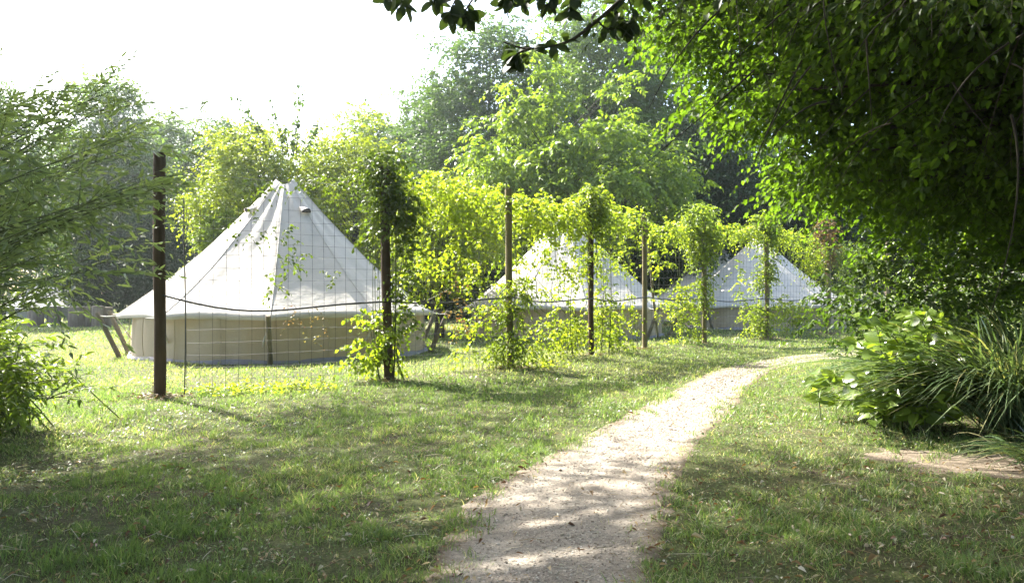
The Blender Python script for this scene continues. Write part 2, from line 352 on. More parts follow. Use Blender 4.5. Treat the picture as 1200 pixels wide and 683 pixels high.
# ------------------------------------------------------------------ grass
def vnoise(P,s,seed):
    r=np.random.default_rng(seed); g=r.random((64,64)); q=P*s; i=np.floor(q).astype(int); f=q-i; f=f*f*(3-2*f); i%=64; j=(i+1)%64
    return (g[i[:,0],i[:,1]]*(1-f[:,0])*(1-f[:,1])+g[j[:,0],i[:,1]]*f[:,0]*(1-f[:,1])+g[i[:,0],j[:,1]]*(1-f[:,0])*f[:,1]+g[j[:,0],j[:,1]]*f[:,0]*f[:,1])
def blades(acc,P,z,h,w,lean,az,tint,bend=.5):
    n=len(P); d=np.stack([np.cos(az),np.sin(az)],-1); s=np.stack([-d[:,1],d[:,0]],-1)
    fa=R.random(n)*PI; s=np.stack([np.cos(fa),np.sin(fa)],-1)
    def pt(t,sg,wf):
        xy=P+d*(h*lean*t**(1+bend))[:,None]+s*(w*wf*sg)[:,None]; zz=z+h*np.sqrt(np.clip(1-(lean*.85)**2,.05,1))*t*(1-.12*t)
        return np.stack([xy[:,0],xy[:,1],zz],-1)
    V=np.stack([pt(0,-.5,1),pt(0,.5,1),pt(.55,.5,.8),pt(.55,-.5,.8),pt(1,0,0)],1)
    base=acc.n; off=(np.arange(n)*5)[:,None,None]
    acc.add(V,(np.array([[0,1,2,3]])[None]+off).reshape(-1,4),np.repeat(tint,5))
    acc.t.append((np.array([[3,2,4]])[None]+off).reshape(-1,3)+base); acc.mt.append(np.zeros(n,int))
def grass():
    a=Acc()
    for (d0,d1,dens,w,hm) in ((2.4,4.5,7200,.0042,.040),(4.5,7,4800,.005,.044),(7,11,1700,.0075,.05),(11,18,620,.011,.05),(18,32,170,.022,.06),(32,60,28,.05,.08)):
        area=.8*(d1*d1-d0*d0); n=int(area*dens)
        D=np.sqrt(R.random(n)*(d1*d1-d0*d0)+d0*d0); u=R.uniform(-.8,.8,n); P=np.stack([u*D,D],-1)
        ip=inpath(P); isl=insoil(P)
        cl=vnoise(P,9,1)                                  # tufts
        pat=vnoise(P,1.1,2)*.6+vnoise(P,3.1,3)*.4          # wear patches
        keep=(ip<R.normal(.0,.07,n)+(cl-.5)*.3+(vnoise(P,2.5,11)-.5)*.25)&(isl<R.normal(.08,.22,n)+(cl-.5)*1.2)
        sparse=np.clip((pat-.47+.08*(P[:,0]>1.2))*4,0,1)*np.clip((11-D)/5,0,1)
        keep&=R.random(n)>sparse*.72
        keep|=(ip>0)&(R.random(n)<np.clip((D-12)/5,0,.95))
        keep&=R.random(n)<(.35+.9*cl)
        P=P[keep];D=D[keep];cl=cl[keep];pat=pat[keep];sp=sparse[keep]; n=len(P)
        h=hm*R.uniform(.5,1.5,n)*(.4+1.5*cl**1.7+.5*(vnoise(P,4,21)-.4))*(1-.4*sp)
        h*=1+.35*np.clip(1-np.abs(D-3)/3,0,1)
        tall=R.random(n)<.02; h[tall]*=1.8
        lean=np.clip(R.normal(.55,.28,n),.05,.97)
        # mown sward: long range tints; far blades painted lighter for the sunlit lawn
        yel=np.clip(vnoise(P,.7,5)*.5+vnoise(P,2.3,6)*.35+pat*.15,0,1)
        right=np.clip((P[:,0]-1.0)/1.5,0,1)*np.clip((9-D)/2,0,1)
        straw=R.random(n)<(.05+.10*sp+.25*np.clip((yel-.45)*2.5,0,1)+.18*right)
        tint=np.clip(.06+.5*yel+R.normal(0,.13,n)+.05*right+.2*np.clip((D-9)/5,0,1),0,.66); tint[straw]=R.uniform(.7,1,straw.sum()); lean[straw]=np.clip(lean[straw]+.35,0,.97)
        blades(a,P,gz(P[:,0],P[:,1])-.004,h,w*R.uniform(.7,1.4,n),lean,R.random(n)*2*PI,tint)
    n=26000; D=R.uniform(2.6,9,n); P=np.stack([R.uniform(-.78,.78,n)*D,D],-1); k=(vnoise(P,1.7,31)*.5+vnoise(P,5,32)*.5>.53)&(inpath(P)<-.02)&(insoil(P)<0); P=P[k]; n=len(P)
    az=R.random(n)*2*PI; sz=R.uniform(.008,.02,n)*np.clip(P[:,1]/5,.9,1.6)
    leaves(a,np.stack([P[:,0],P[:,1],gz(P[:,0],P[:,1])+R.uniform(.012,.045,n)],-1),np.stack([np.cos(az),np.sin(az),R.normal(.1,.3,n)],-1),np.array([0,0,1.])+R.normal(0,.35,(n,3)),sz,sz*R.uniform(.5,.95,n),'oval',R.uniform(0,.4,n),.1,.1)
    tag(a.build('grass',M['grass']),'short patchy lawn grass with straw tones','grass',kind='stuff')
grass()
def litter():
    a=Acc(); n=8000
    D=np.sqrt(R.random(n)*(12**2-2.6**2)+2.6**2); D=np.where(R.random(n)<.6,R.uniform(2.6,6,n),D); u=R.uniform(-.75,.75,n); P=np.stack([u*D,D],-1)
    edge=np.abs(inpath(P)); k=(R.random(n)<.5)|(edge<.16)|((P[:,0]>1.2)&(R.random(n)<.6)); k&=~((inpath(P)>.12)&(R.random(n)<.7)); P=P[k]; n=len(P)
    P3=np.stack([P[:,0],P[:,1],gz(P[:,0],P[:,1])+R.uniform(.012,.055,n)],-1)
    az=R.random(n)*2*PI; d=np.stack([np.cos(az),np.sin(az),R.normal(0,.25,n)],-1); nr=np.array([0,0,1.])+R.normal(0,.35,(n,3))
    sz=.012+.03*R.random(n)**2; sz[R.random(n)<.012]=.07; sz[R.random(n)<.10]=.045
    ti=R.random(n)**1.1
    leaves(a,P3,d,nr,sz,sz*R.uniform(.25,.6,n),'lance',ti,.35,.35)
    # dry grass stalks and small twigs
    n=900; D=R.uniform(2.8,9,n); P=np.stack([R.uniform(-.7,.7,n)*D,D],-1); az=R.random(n)*2*PI; L=.04+.16*R.random(n)**2.5
    d=np.stack([np.cos(az)*L,np.sin(az)*L],-1); z0=gz(P[:,0],P[:,1])+.02
    A=np.stack([P[:,0],P[:,1],z0+.01],-1); B=A+np.stack([d[:,0]*.5,d[:,1]*.5,R.uniform(0,.03,n)],-1)+R.normal(0,.008,(n,3)); C=A+np.stack([d[:,0],d[:,1],R.normal(0,.006,n)],-1)
    tubes(a,np.stack([A,B,C],1),[.0012,.0016,.001],3,R.uniform(.4,1,n),cap=False)
    tag(a.build('fallen_leaves',M['litter']),'dry brown and yellow leaves and stalks littering the lawn','leaf litter',kind='stuff')
litter()

# ------------------------------------------------------------------ fence
POSTS=[(187,466,180,'post','thin'),(455,448,196,'post',''),(598,432,222,'postgrey',''),(693,418,240,'post',''),(756,410,253,'postgrey',''),(826,404,258,'postgrey',''),(899,398,268,'postgrey',''),(971,392,270,'postgrey',''),(1040,387,283,'postgrey','')]
PB=[G(a,b) for a,b,_,_,_ in POSTS]; PH=[ (b-t)/FPX*PB[i][1] for i,(a,b,t,_,_) in enumerate(POSTS)]
def fence():
    root=empty('wire_fence','tall wooden post and square wire mesh fence running back along the path','fence',PB[0])
    o0=np.array(root.location)
    lean=[(.0,.0),(-.06,0),(-.04,0),(-.02,0),(-.02,.02),(-.03,0),(-.02,0),(.02,0),(0,0)]
    for i,(p,h) in enumerate(zip(PB,PH)):
        a=Acc(); r=.07 if i<2 else .062
        z=np.linspace(-.3,h,14); 
        c=np.stack([p[0]+lean[i][0]*z/h+.006*np.sin(z*2+i),p[1]+lean[i][1]*z/h+.006*np.cos(z*1.7+i),z],-1)-o0
        # half-round post: twelve-sided, slightly out of true
        ns=12; an=np.arange(ns)/ns*2*PI+.3; rr=r*(1+.06*np.cos(2*an+i))
        V=c[:,None]+np.stack([np.cos(an)*rr,np.sin(an)*rr,0*an],-1)[None]*(1+.03*np.sin(z*5)[:,None,None])
        ii,jj=np.meshgrid(np.arange(13),np.arange(ns),indexing='ij'); j2=(jj+1)%ns
        a.add(V,np.stack([ii*ns+jj,ii*ns+j2,(ii+1)*ns+j2,(ii+1)*ns+jj],-1).reshape(-1,4))
        top=V[-1]; cc=top.mean(0)+np.array([0,0,.012]); a.add(np.vstack([top,cc]),np.array([[k,(k+1)%ns,ns] for k in range(ns)]))
        o=a.build('post',M[POSTS[i][3]],root)
        for e in o.data.polygons: e.use_smooth = e.index < 13*ns
    # galvanised square mesh, bay by bay
    s=.165
    for i in range(8):
        a=Acc(); A=PB[i].copy(); B=PB[i+1].copy(); dv=(B-A); L=np.linalg.norm(dv); dv/=L
        u0=.32 if i==0 else .05; hA=2.78 if i else 2.45; hB=2.78
        us=np.arange(u0,L-.03,s); wr=.0027 if i<3 else .003
        nz=14
        def q(u,z): 
            off=.02*np.sin(u*2.1+i)+.012*np.sin(z*3+u*4)
            return np.stack([A[0]+dv[0]*u-dv[1]*off,A[1]+dv[1]*u+dv[0]*off,z],-1)-o0
        for u in us:
            ht=hA+(hB-hA)*u/L; z=np.linspace(.02,ht,nz); w=.008*np.sin(z*2.3+u*5)
            tubes(a,q(u+w,z),wr,3,cap=False)
        for k in range(int(hB/s)+1):
            u=np.linspace(us[0],us[-1],24); z=.03+k*s+ (.02*np.sin(PI*(u-u0)/L)*-(1) if i==0 else 0)+.012*np.sin(u*1.9+k)
            if k*s>hA: u=u[u>L*.5]; z=z[-len(u):]
            tubes(a,q(u,z),wr,3,cap=False)
        if i==0:   # thin stake where the netting starts
            z=np.linspace(-.1,2.55,8); tubes(a,q(u0-.02+.01*np.sin(z*2),z),.009,6)
        z0=np.linspace(0,L,20); tubes(a,q(z0,3.02-.05*np.sin(PI*z0/L)+(0 if i else -.1)),.0028,3,cap=False)
        a.build('wire_panel',M['wire'],root)
    # leaning brace pole beside the fifth post
    a=Acc(); p=W(756,256,PB[4][1]+.1); g=G(771,396)
    C=np.linspace(p,g,8)-o0; C[:,0]+=.01*np.sin(np.arange(8)); tubes(a,C,.032,8); a.build('brace_pole',M['timber'],root)
fence()
def cable():
    a=Acc(); hs=[1.31,1.2,1.25,1.2,1.22,1.15,1.15,1.15,1.1]; pts=[]
    for i in range(8):
        n=14; t=np.linspace(0,1,n,endpoint=False); p=PB[i][None]*(1-t[:,None])+PB[i+1][None]*t[:,None]
        nv=np.array([PB[i+1][1]-PB[i][1],-(PB[i+1][0]-PB[i][0]),0]); nv/=np.linalg.norm(nv)
        sag=[.16,.05,.07,.06,.04,.06,.06,.05][i]
        z=hs[i]*(1-t)+hs[i+1]*t-sag*np.sin(PI*t*(1 if i!=0 else 1))*(1+.6*np.cos(PI*t))
        p=p+nv*.06; p[:,2]=z; pts.append(p)
    P=np.concatenate(pts); tubes(a,P,.013,8)
    tag(a.build('cable',M['cable'],smooth=True),'black cable slung post to post through the wire fence','cable')
cable()

# ------------------------------------------------------------------ tents
def bell_tent(c,re,rw,hw,ht,N,phase,label,mat='canvas',wm='wallcanvas',group='cream bell tents',skirt=True,vents=()):
    root=empty('bell_tent',label,'tent',(c[0],c[1],0),group)
    a=Acc(); M2=10; na=N*M2; ph=np.arange(na)/na*2*PI+phase; f=(np.arange(na)%M2)/M2; sag=np.sin(PI*f)   # 0 on a seam, 1 between
    T=np.linspace(0,1,26); rings=[]
    r0=.2*re/3.47
    for t in T:
        prof=t
        r=r0+(re-r0)*prof
        # flare near the eave: the roof line is concave
        z=ht-(ht-hw)*(1.18*t-.18*t**2.6)/(1.0)
        pull=1-.075*sag*t**1.5
        rr=r*pull-.035*np.sin(ph*N*2.0+1.3*np.sin(ph*3))*(1-t)**2*np.minimum(1,t*8)*1.2
        zz=z+.05*sag*t**6-.06*sag*np.sin(PI*t)
        zz=zz+ (.07*np.cos(2*(ph-.1))*(1-t)**12)
        zz=zz+.012*np.sin(ph*7+t*9)*t+.008*np.sin(ph*23+4*np.sin(ph*5+t*3))*t; rr=rr+.010*np.sin(ph*19+3*np.sin(t*6+ph*2))*np.sin(PI*t)
        rings.append(np.stack([np.cos(ph)*rr,np.sin(ph)*rr,zz],-1))
    # a short hanging valance under the eave
    e=rings[-1]; rings.append(e*np.array([.992,.992,1])-np.array([0,0,.05])-np.stack([0*f,0*f,.02*sag],-1))
    V=np.concatenate(rings); K=len(rings)
    i,j=np.meshgrid(np.arange(K-1),np.arange(na),indexing='ij'); j2=(j+1)%na
    a.add(V,np.stack([i*na+j,(i+1)*na+j,(i+1)*na+j2,i*na+j2],-1).reshape(-1,4))
    top=rings[0]; cc=np.array([0,0,ht-.1]); a.add(np.vstack([top,cc]),np.array([[k,(k+1)%na,na] for k in range(na)]))
    for k in range(N):           # stitched seams
        col=np.array([r[k*M2] for r in rings[1:-1]]); d=nrm(np.array([[math.cos(ph[k*M2]),math.sin(ph[k*M2]),.9]]))
        tubes(a,col+d*.002,.009,5,cap=False)
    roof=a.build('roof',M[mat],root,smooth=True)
    # wall
    b=Acc(); nw=na*2; pw=np.arange(nw)/nw*2*PI+phase; zs=np.linspace(.0,hw+.03,9); wr=[]
    for z in zs:
        t=z/hw; rr=rw*(1-.012*t)+.018*np.sin(pw*31+2*np.sin(pw*5))*(.4+.6*np.sin(PI*t))+.02*np.sin(pw*N)*t
        wr.append(np.stack([np.cos(pw)*rr,np.sin(pw)*rr,np.full(nw,z)],-1))
    i,j=np.meshgrid(np.arange(8),np.arange(nw),indexing='ij'); j2=(j+1)%nw
    b.add(np.concatenate(wr),np.stack([i*nw+j,i*nw+j2,(i+1)*nw+j2,(i+1)*nw+j],-1).reshape(-1,4))
    for k in range(N):
        for dx in (0,.5):
            aa=phase+(k+dx)*2*PI/N+.02; zz=np.linspace(.03,hw-.02,6); R_=rw+.022+.015*np.sin(k*3+zz*6)
            tubes(b,np.stack([np.cos(aa)*R_,np.sin(aa)*R_,zz],-1),.008,5,cap=False)
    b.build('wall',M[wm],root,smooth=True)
    if skirt:
        g=Acc(); V=[]
        for r,z in ((rw+.07,.0),(rw+.05,.03),(rw+.03,.07),(rw+.012,.075)):
            rr=r+.02*np.sin(pw*17)+.01*np.sin(pw*43); V.append(np.stack([np.cos(pw)*rr,np.sin(pw)*rr,z+.02*np.sin(pw*11)*(z>.04)],-1))
        i,j=np.meshgrid(np.arange(3),np.arange(nw),indexing='ij'); j2=(j+1)%nw
        g.add(np.concatenate(V),np.stack([i*nw+j,i*nw+j2,(i+1)*nw+j2,(i+1)*nw+j],-1).reshape(-1,4)); g.build('groundsheet',M['skirt'],root)
    # vents: little arched hoods with a black fan painted in for the shaded opening
    for va in vents:
        t=.2; r=r0+(re-r0)*t; z=ht-(ht-hw)*(1.18*t-.18*t**2.6); n=9; th=np.linspace(0,PI,n); w=.12
        R2=np.array([math.cos(va),math.sin(va),0]); S2=np.array([-math.sin(va),math.cos(va),0]); U=np.array([0,0,1.])
        slope=(R2*(re-r0)+U*-(ht-hw)*1.15); slope/=np.linalg.norm(slope); N2=np.cross(slope,S2); N2=N2 if N2[2]>0 else -N2
        base=R2*r+U*z
        v=Acc(); inner=np.array([base+S2*w*math.cos(x)+N2*(.012+.12*math.sin(x))+slope*.1 for x in th]); outer=np.array([base+S2*w*.7*math.cos(x)+N2*.0-slope*.12 for x in th])
        v.add(np.concatenate([inner,outer]),np.array([[k,k+1,n+k+1,n+k] for k in range(n-1)])); vo=v.build('vent',M[mat],roof,smooth=True)
        h=Acc(); c0=base+N2*.012+slope*.09; h.add(np.vstack([inner-slope*.012,c0[None]]),np.array([[k,k+1,n] for k in range(n-1)])); 
        ho=h.build('vent_shade',M['hole'],roof)
    # tied door flap strip and guy ropes
    return root,np.array([rings[-2][k*M2] for k in range(N)]),ph[::M2]

T1=np.array([(334-600)/FPX*17.4,17.4]); 
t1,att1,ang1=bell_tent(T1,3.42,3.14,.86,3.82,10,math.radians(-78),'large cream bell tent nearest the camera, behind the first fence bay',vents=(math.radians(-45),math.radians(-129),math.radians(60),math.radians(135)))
T2=np.array([(664-600)/FPX*24.2,24.2]); t2,att2,ang2=bell_tent(T2,3.25,2.95,.86,3.75,10,math.radians(-84),'cream bell tent half hidden by the vines on the middle bays',vents=(math.radians(-50),math.radians(-130)))
T3=np.array([(889-600)/FPX*29.7,29.7]); t3,att3,ang3=bell_tent(T3,3.4,3.1,.8,3.35,10,math.radians(-100),'cream bell tent beyond the far fence bays at the path bend',vents=(math.radians(-60),))
T4=np.array([(840-600)/FPX*36,36]); t4,att4,ang4=bell_tent(T4,3.4,3.1,.8,3.4,10,math.radians(-90),'cream bell tent whose peak shows just left behind the far tent')
T5=np.array([(62-600)/FPX*40,40]); t5,att5,ang5=bell_tent(T5,3.1,2.8,.5,2.0,8,math.radians(-80),'low grey tent far back behind the log stumps','greycanvas','greycanvas',group='low grey tents')
def guys(root,c,att,ang,sel,lab,grp,off={},cat='post',lean=.45,h=.86,dist=.33,showpeg=True):
    """sel: seam indexes that have a leaning timber post in view"""
    for k in range(len(att)):
        rp=Acc()
        e=att[k]; an_=ang[k]+math.radians(off.get(k,0)); d=np.array([math.cos(an_),math.sin(an_),0]); 
        top=np.array([0,0,0])+d*(np.linalg.norm(e[:2])+dist)+np.array([0,0,h]); foot=top-d*lean+np.array([0,0,-h])
        # rope eave -> post head -> peg
        tubes(rp,np.stack([e,(e+top)/2-[0,0,.02],top]),.012,5,cap=False)
        peg=d*(np.linalg.norm(e[:2])-.5)+np.array([0,0,.02])+np.cross(d,[0,0,1])*.25
        tubes(rp,np.stack([e,(e+peg)/2,peg]),.011,5,cap=False)
        tubes(rp,np.stack([e*.6+peg*.4,e*.45+peg*.55]),.022,5)
        rp.build('guy_rope',M['rope'],root)
        if k in sel:
            a=Acc(); P0=top+np.array([c[0],c[1],.06]); P1=foot+np.array([c[0],c[1],-.1]); base=P1.copy(); base[2]=0
            C=np.linspace(P1-base,P0-base,6); tubes(a,C,np.array([.05,.05,.048,.05,.047,.046]),10)
            o=a.build('guy_post',M['timber']); o.location=base; tag(o,sel[k],cat,grp)
g='leaning timber guy posts'
def near(ang,deg):
    x=np.degrees(ang)%360; return int(np.argmin(np.abs((x-deg%360+180)%360-180)))
d1={}
for dg,l in ((174,'outer leaning timber post left of the nearest tent'),(210,'inner leaning timber post left of the nearest tent by its wall'),(282,'timber post standing in front of the nearest tent wall'),(-6,'front leaning timber post at the right end of the nearest tent'),(30,'rear leaning timber post at the right end of the nearest tent')): d1[near(ang1,dg)]=l
guys(t1,T1,att1,ang1,d1,'',g,off={near(ang1,174):14,near(ang1,210):-3})
d2={near(ang2,-10):'leaning timber post at the right end of the middle tent',near(ang2,-40):'leaning timber post at the right front of the middle tent',near(ang2,190):'leaning timber post at the left end of the middle tent'}
guys(t2,T2,att2,ang2,d2,'',g)
d3={near(ang3,215):'leaning timber post left of the far tent by the sixth post',near(ang3,-15):'leaning timber post at the right end of the far tent'}
guys(t3,T3,att3,ang3,d3,'',g)

# log stumps
def stump(p,r,h,label,seed):
    q=np.random.default_rng(seed); root=empty('log_stump',label,'stump',(p[0],p[1],0),'upright log stumps at the back of the lawn')
    a=Acc(); ns=18; an=np.arange(ns)/ns*2*PI; ro=1+.06*np.sin(an*3+seed)+q.normal(0,.025,ns); zs=np.linspace(-.05,h,6)
    V=np.stack([np.stack([np.cos(an)*r*ro*(1+.05*(1-z/h)),np.sin(an)*r*ro*(1+.05*(1-z/h)),z+0*an],-1) for z in zs])
    i,j=np.meshgrid(np.arange(5),np.arange(ns),indexing='ij'); j2=(j+1)%ns
    a.add(V,np.stack([i*ns+j,i*ns+j2,(i+1)*ns+j2,(i+1)*ns+j],-1).reshape(-1,4)); a.build('bark',M['stump'],root,smooth=True)
    b=Acc(); b.add(np.vstack([V[-1],[0,0,h+.015]]),np.array([[k,(k+1)%ns,ns] for k in range(ns)])); b.build('sawn_top',M['stumptop'],root)
SD=1215/(384-342)
for (px,w,top,dd,l) in ((90,17,362,0,'wide log stump at the left of the row of four'),(104,13,362,.2,'log stump second from the left in the row of four'),(115,13,361,-.1,'pale log stump third in the row of four'),(126,11,363,.25,'narrow log stump at the right end of the row'),(63,14,362,.4,'log stump standing alone between the row and the shrub'),(42,16,363,.1,'log stump showing through the left shrub leaves')):
    D=SD+dd; stump(((px-600)/FPX*D,D),w/2/FPX*D,(386-top)/FPX*D,l,px)

# ------------------------------------------------------------------ trees
def tree(name,label,cat,base,h,env,leaf,leafmat_,ncl=120,m=10,k=7,ll=.14,lw=.08,clr=.8,droop=.25,group=None,trunk_r=.2,trunk_top=.75,flat=.6,shell=.55,shape='diamond',tintspread=.5,seed=0,bark='bark',sprigL=1.0,upn=.8,limbs=True):
    q=np.random.default_rng(seed+100); root=empty(name,label,cat,(base[0],base[1],0),group); b=np.array([base[0],base[1],0.])
    wts=np.array([e[6] if len(e)>6 else e[3]*e[4]*e[5] for e in env],float); wts/=wts.sum()
    cnt=q.multinomial(ncl,wts); Cs=[];Os=[]
    for e,n in zip(env,cnt):
        d=nrm(q.normal(0,1,(n,3))); rad=shell+(1-shell)*q.random(n)**.6
        lump=1+.16*np.sin(d[:,0]*5+seed)*np.cos(d[:,1]*4+seed*2)+.13*np.sin(d[:,2]*7+d[:,0]*6+seed)
        C=np.array(e[:3])+d*rad[:,None]*lump[:,None]*np.array(e[3:6]); C[:,2]=np.maximum(C[:,2],.25); Cs.append(C); Os.append(d)
    C=np.concatenate(Cs)-b; O=np.concatenate(Os); n=len(C)
    wood=Acc(); tt=h*trunk_top; zz=np.linspace(-.2,tt,9); wob=.03*h*.3
    tr=np.stack([wob*np.sin(zz*.7+seed),wob*np.cos(zz*.6+seed),zz],-1); tr-=[tr[1][0],tr[1][1],0]
    tubes(wood,tr,trunk_r*(1-.75*(zz-zz[0])/(tt-zz[0]))*np.where(zz<.3,1.25,1),10)
    if limbs:
        hd=np.linalg.norm(C[:,:2],axis=1); zs=np.clip(C[:,2]-.6*hd-.1*h,.12*h,tt*.97)
        S=np.stack([np.interp(zs,zz,tr[:,0]),np.interp(zs,zz,tr[:,1]),zs],-1)
        mid=S*.45+C*.55+np.array([0,0,1])*(.12*np.linalg.norm(C-S,axis=1))[:,None]+q.normal(0,.15,(n,3))
        rl=np.linalg.norm(C-S,axis=1)
        tubes(wood,bez(S,mid,C,7),((.008+.004*rl)*(.5 if leafmat_=='dark' else 1))[:,None]*np.linspace(1,.3,7)[None],4,cap=False)
    wood.build('trunk',M[bark],root,smooth=True)
    a=Acc(); nn=n*m; ci=np.repeat(np.arange(n),m)
    S=C[ci]+q.normal(0,1,(nn,3))*clr*.33*np.array([1,1,flat]); d=q.normal(0,1,(nn,3))*np.array([1,1,flat])+O[ci]*.7; 
    ctint=q.random(n)
    tw=Acc()
    sprigs(a,a if False else tw,S,d,clr*sprigL*q.uniform(.5,1.1,nn),k,ll,lw,droop,shape,np.clip(ctint[ci]*tintspread+q.random(nn)*(1-tintspread),0,1),upn=upn,tw=.004 if ll<.12 else .0012)
    tw.t and None
    crown=a.build('crown',M[leafmat_],root)
    tw.build('twigs',M['twig'],root)
    return root
def E(px,py,D,hx,hy,rd):                    # ellipsoid seen centred at a pixel, half sizes in pixels
    p=W(px,py,D); return (p[0],p[1],p[2],hx/FPX*D,rd,hy/FPX*D)
def bgtree(label,px,top,hw,D,mat,seed,bottom=330,ncl=150,m=17,k=9,ll=.2,lw=.12,clr=1.2,depth=None,group='trees closing the back of the lawn',env=None,name='broadleaf_tree',**kw):
    b=G(px,342+1215/D); h=CAMZ+(HY-top)/FPX*D; r=hw/FPX*D
    if env is None:
        cy=(top+bottom)/2; hy=(bottom-top)/2
        env=[E(px,cy+hy*.15,D,hw,hy*.85,depth or r), E(px,cy-hy*.35,D,hw*.68,hy*.65,(depth or r)*.7)]
    return tree(name,label,'tree',b[:2],h,env,None,mat,ncl,m,k,ll,lw,clr,group=group,seed=seed,trunk_r=.012*h+.08,**kw)

# far ones first
bgtree('hazy blue green tree with a pointed top at the far left',125,92,55,40,'pale',1,ncl=230,clr=1.2,ll=.28,lw=.16)
bgtree('dark leafy tree cut by the left edge of the picture',0,98,62,33,'big',2,ncl=170,clr=1.2)
bgtree('far pale tree low between the pointed tree and the first post',200,135,60,50,'pale',3,ncl=230,clr=1.5,ll=.36,lw=.22)
bgtree('far olive tree behind the left slope of the nearest tent',262,146,50,48,'big',4,ncl=200,clr=1.5,ll=.34,lw=.2)
bgtree('round pale green tree far back against the sky left of the tallest tree',440,132,62,50,'pale',5,ncl=210,clr=1.5,ll=.34,lw=.2)
bgtree('grey green tree joining the pale tree to the tallest tree',500,110,45,47,'big',6,ncl=170,clr=1.4,ll=.3,lw=.18)
bgtree('tallest dusky green tree with a broad crown, centre of the back',575,28,92,42,'big',7,ncl=330,clr=1.3,ll=.26,lw=.16)
bgtree('lofty grey green tree rising behind the hornbeam out of the picture top',700,-15,95,46,'pale',8,ncl=380,clr=1.5,ll=.3,lw=.19)
bgtree('loose pale tree at the top right of the back row with sky gaps',800,-40,80,50,'pale',9,ncl=200,clr=1.5,ll=.3,lw=.2)
bgtree('dark tree between the hornbeam and the overhanging tree',818,140,62,37,'dark',10,ncl=170,clr=1.2,ll=.24,lw=.16,name='evergreen_tree')
bgtree('dark tree behind the far tent under the overhanging boughs',915,190,80,42,'dark',11,ncl=170,clr=1.3,ll=.27,lw=.18,name='evergreen_tree')
bgtree('dark tree at the right end of the back row',1040,150,90,44,'dark',12,ncl=170,clr=1.4,ll=.28,lw=.19,name='evergreen_tree')
bgtree('low dark yew behind the stumps and the first post',165,252,80,40,'dark',13,bottom=362,ncl=190,clr=.9,ll=.22,lw=.15,name='yew_tree')
bgtree('low dark yew showing between the nearest and middle tents',500,262,80,38,'dark',14,bottom=360,ncl=180,clr=.9,ll=.22,lw=.15,name='yew_tree')
bgtree('low dark yew behind the right half of the middle tent',745,250,80,40,'dark',15,bottom=360,ncl=180,clr=.9,ll=.22,lw=.15,name='yew_tree')
# bright nearer ones
bgtree('yellow green tree with long wild shoots behind the nearest tent top',305,140,80,25,'yellowgreen',16,bottom=330,ncl=210,m=20,k=9,ll=.13,lw=.075,clr=.8,depth=2.2,droop=.4)
bgtree('yellow green tree right of the nearest tent top',412,135,62,27,'yellowgreen',17,bottom=335,ncl=170,m=20,k=9,ll=.14,lw=.08,clr=.85,depth=2.2,droop=.4)
bgtree('small yellow green tree between the nearest and middle tents',515,205,62,22,'yellowgreen',18,bottom=335,ncl=130,m=20,k=9,ll=.12,lw=.07,clr=.65,depth=1.6,droop=.4)
bgtree('round bright green bush at the left shoulder of the nearest tent',262,252,30,23,'hornbeam',19,bottom=318,ncl=70,m=20,k=9,ll=.09,lw=.06,clr=.35,name='round_bush')
D=30; hb=G(655,342+1215/D)
tree('hornbeam_tree','bright green hornbeam with drooping tiers behind the middle tent','tree',hb[:2],10.4,
     [E(622,112,D,30,48,1.1),E(628,180,D,78,55,2.4),E(690,215,D,105,65,3.2),E(775,225,D,45,50,1.8),E(595,240,D,55,55,2.2),E(738,128,D,30,38,1.1),E(690,150,D,55,40,1.6)],None,'hornbeam',
     230,12,10,.27,.15,.9,droop=.5,flat=.5,tintspread=.75,shell=.85,trunk_r=.28,seed=20,group='trees closing the back of the lawn')
# wild shoots above the yellow green tree
def shoots():
    a=Acc(); w=Acc(); base=W(318,150,24.6)
    for (x,y) in ((275,112),(288,128),(315,115),(352,95),(345,140),(300,150),(330,150),(372,150),(262,150)):
        s=W(x+ (330-x)*.6+8,182,24.6); e=W(x,y,24.6); C=np.stack([s,(s+e)/2+[.05,0,.1],e]); tubes(w,C,[.02,.012,.005],4,cap=False)
        n=46; t=R.random(n)[:,None]**.7; p=s*(1-t)+e*t+R.normal(0,.06,(n,3))
        leaves(a,p,R.normal(0,1,(n,3))+[0,0,-.3],R.normal(0,.6,(n,3))+[0,-.4,.7],R.uniform(.12,.2,n),R.uniform(.07,.11,n),'oval',R.random(n))
    r=empty('climbing_shoot','long wild leafy shoots standing above the yellow green tree','shoots',(base[0],base[1],base[2]))
    for o in (a.build('leaves',M['big'],r),w.build('stems',M['twig'],r)): o.location=-np.array(r.location)
shoots()

# distant woodland closing the gaps: reads as one mass
def woodland():
    a=Acc(); n=60000; th=R.uniform(-.95,.95,n); D=R.uniform(62,72,n); X=np.tan(th)*D*.9
    hmax=10.5+2.5*np.sin(X*.12+1)+1.8*np.sin(X*.37)+1.0*np.sin(X*.9)+5*np.clip((X-2)/15,0,1)
    z=hmax*R.random(n)**.75; P=np.stack([X,D,z],-1)+R.normal(0,.5,(n,3))
    leaves(a,P,R.normal(0,1,(n,3)),R.normal(0,.6,(n,3))+[0,-.3,.6],R.uniform(.5,.9,n),R.uniform(.3,.5,n),'diamond',np.clip(.5*np.sin(X*.5)+.5+R.normal(0,.2,n),0,1))
    tag(a.build('distant_woodland',M['big']),'far wood closing the lawn behind the trees','woodland',kind='stuff')
woodland()

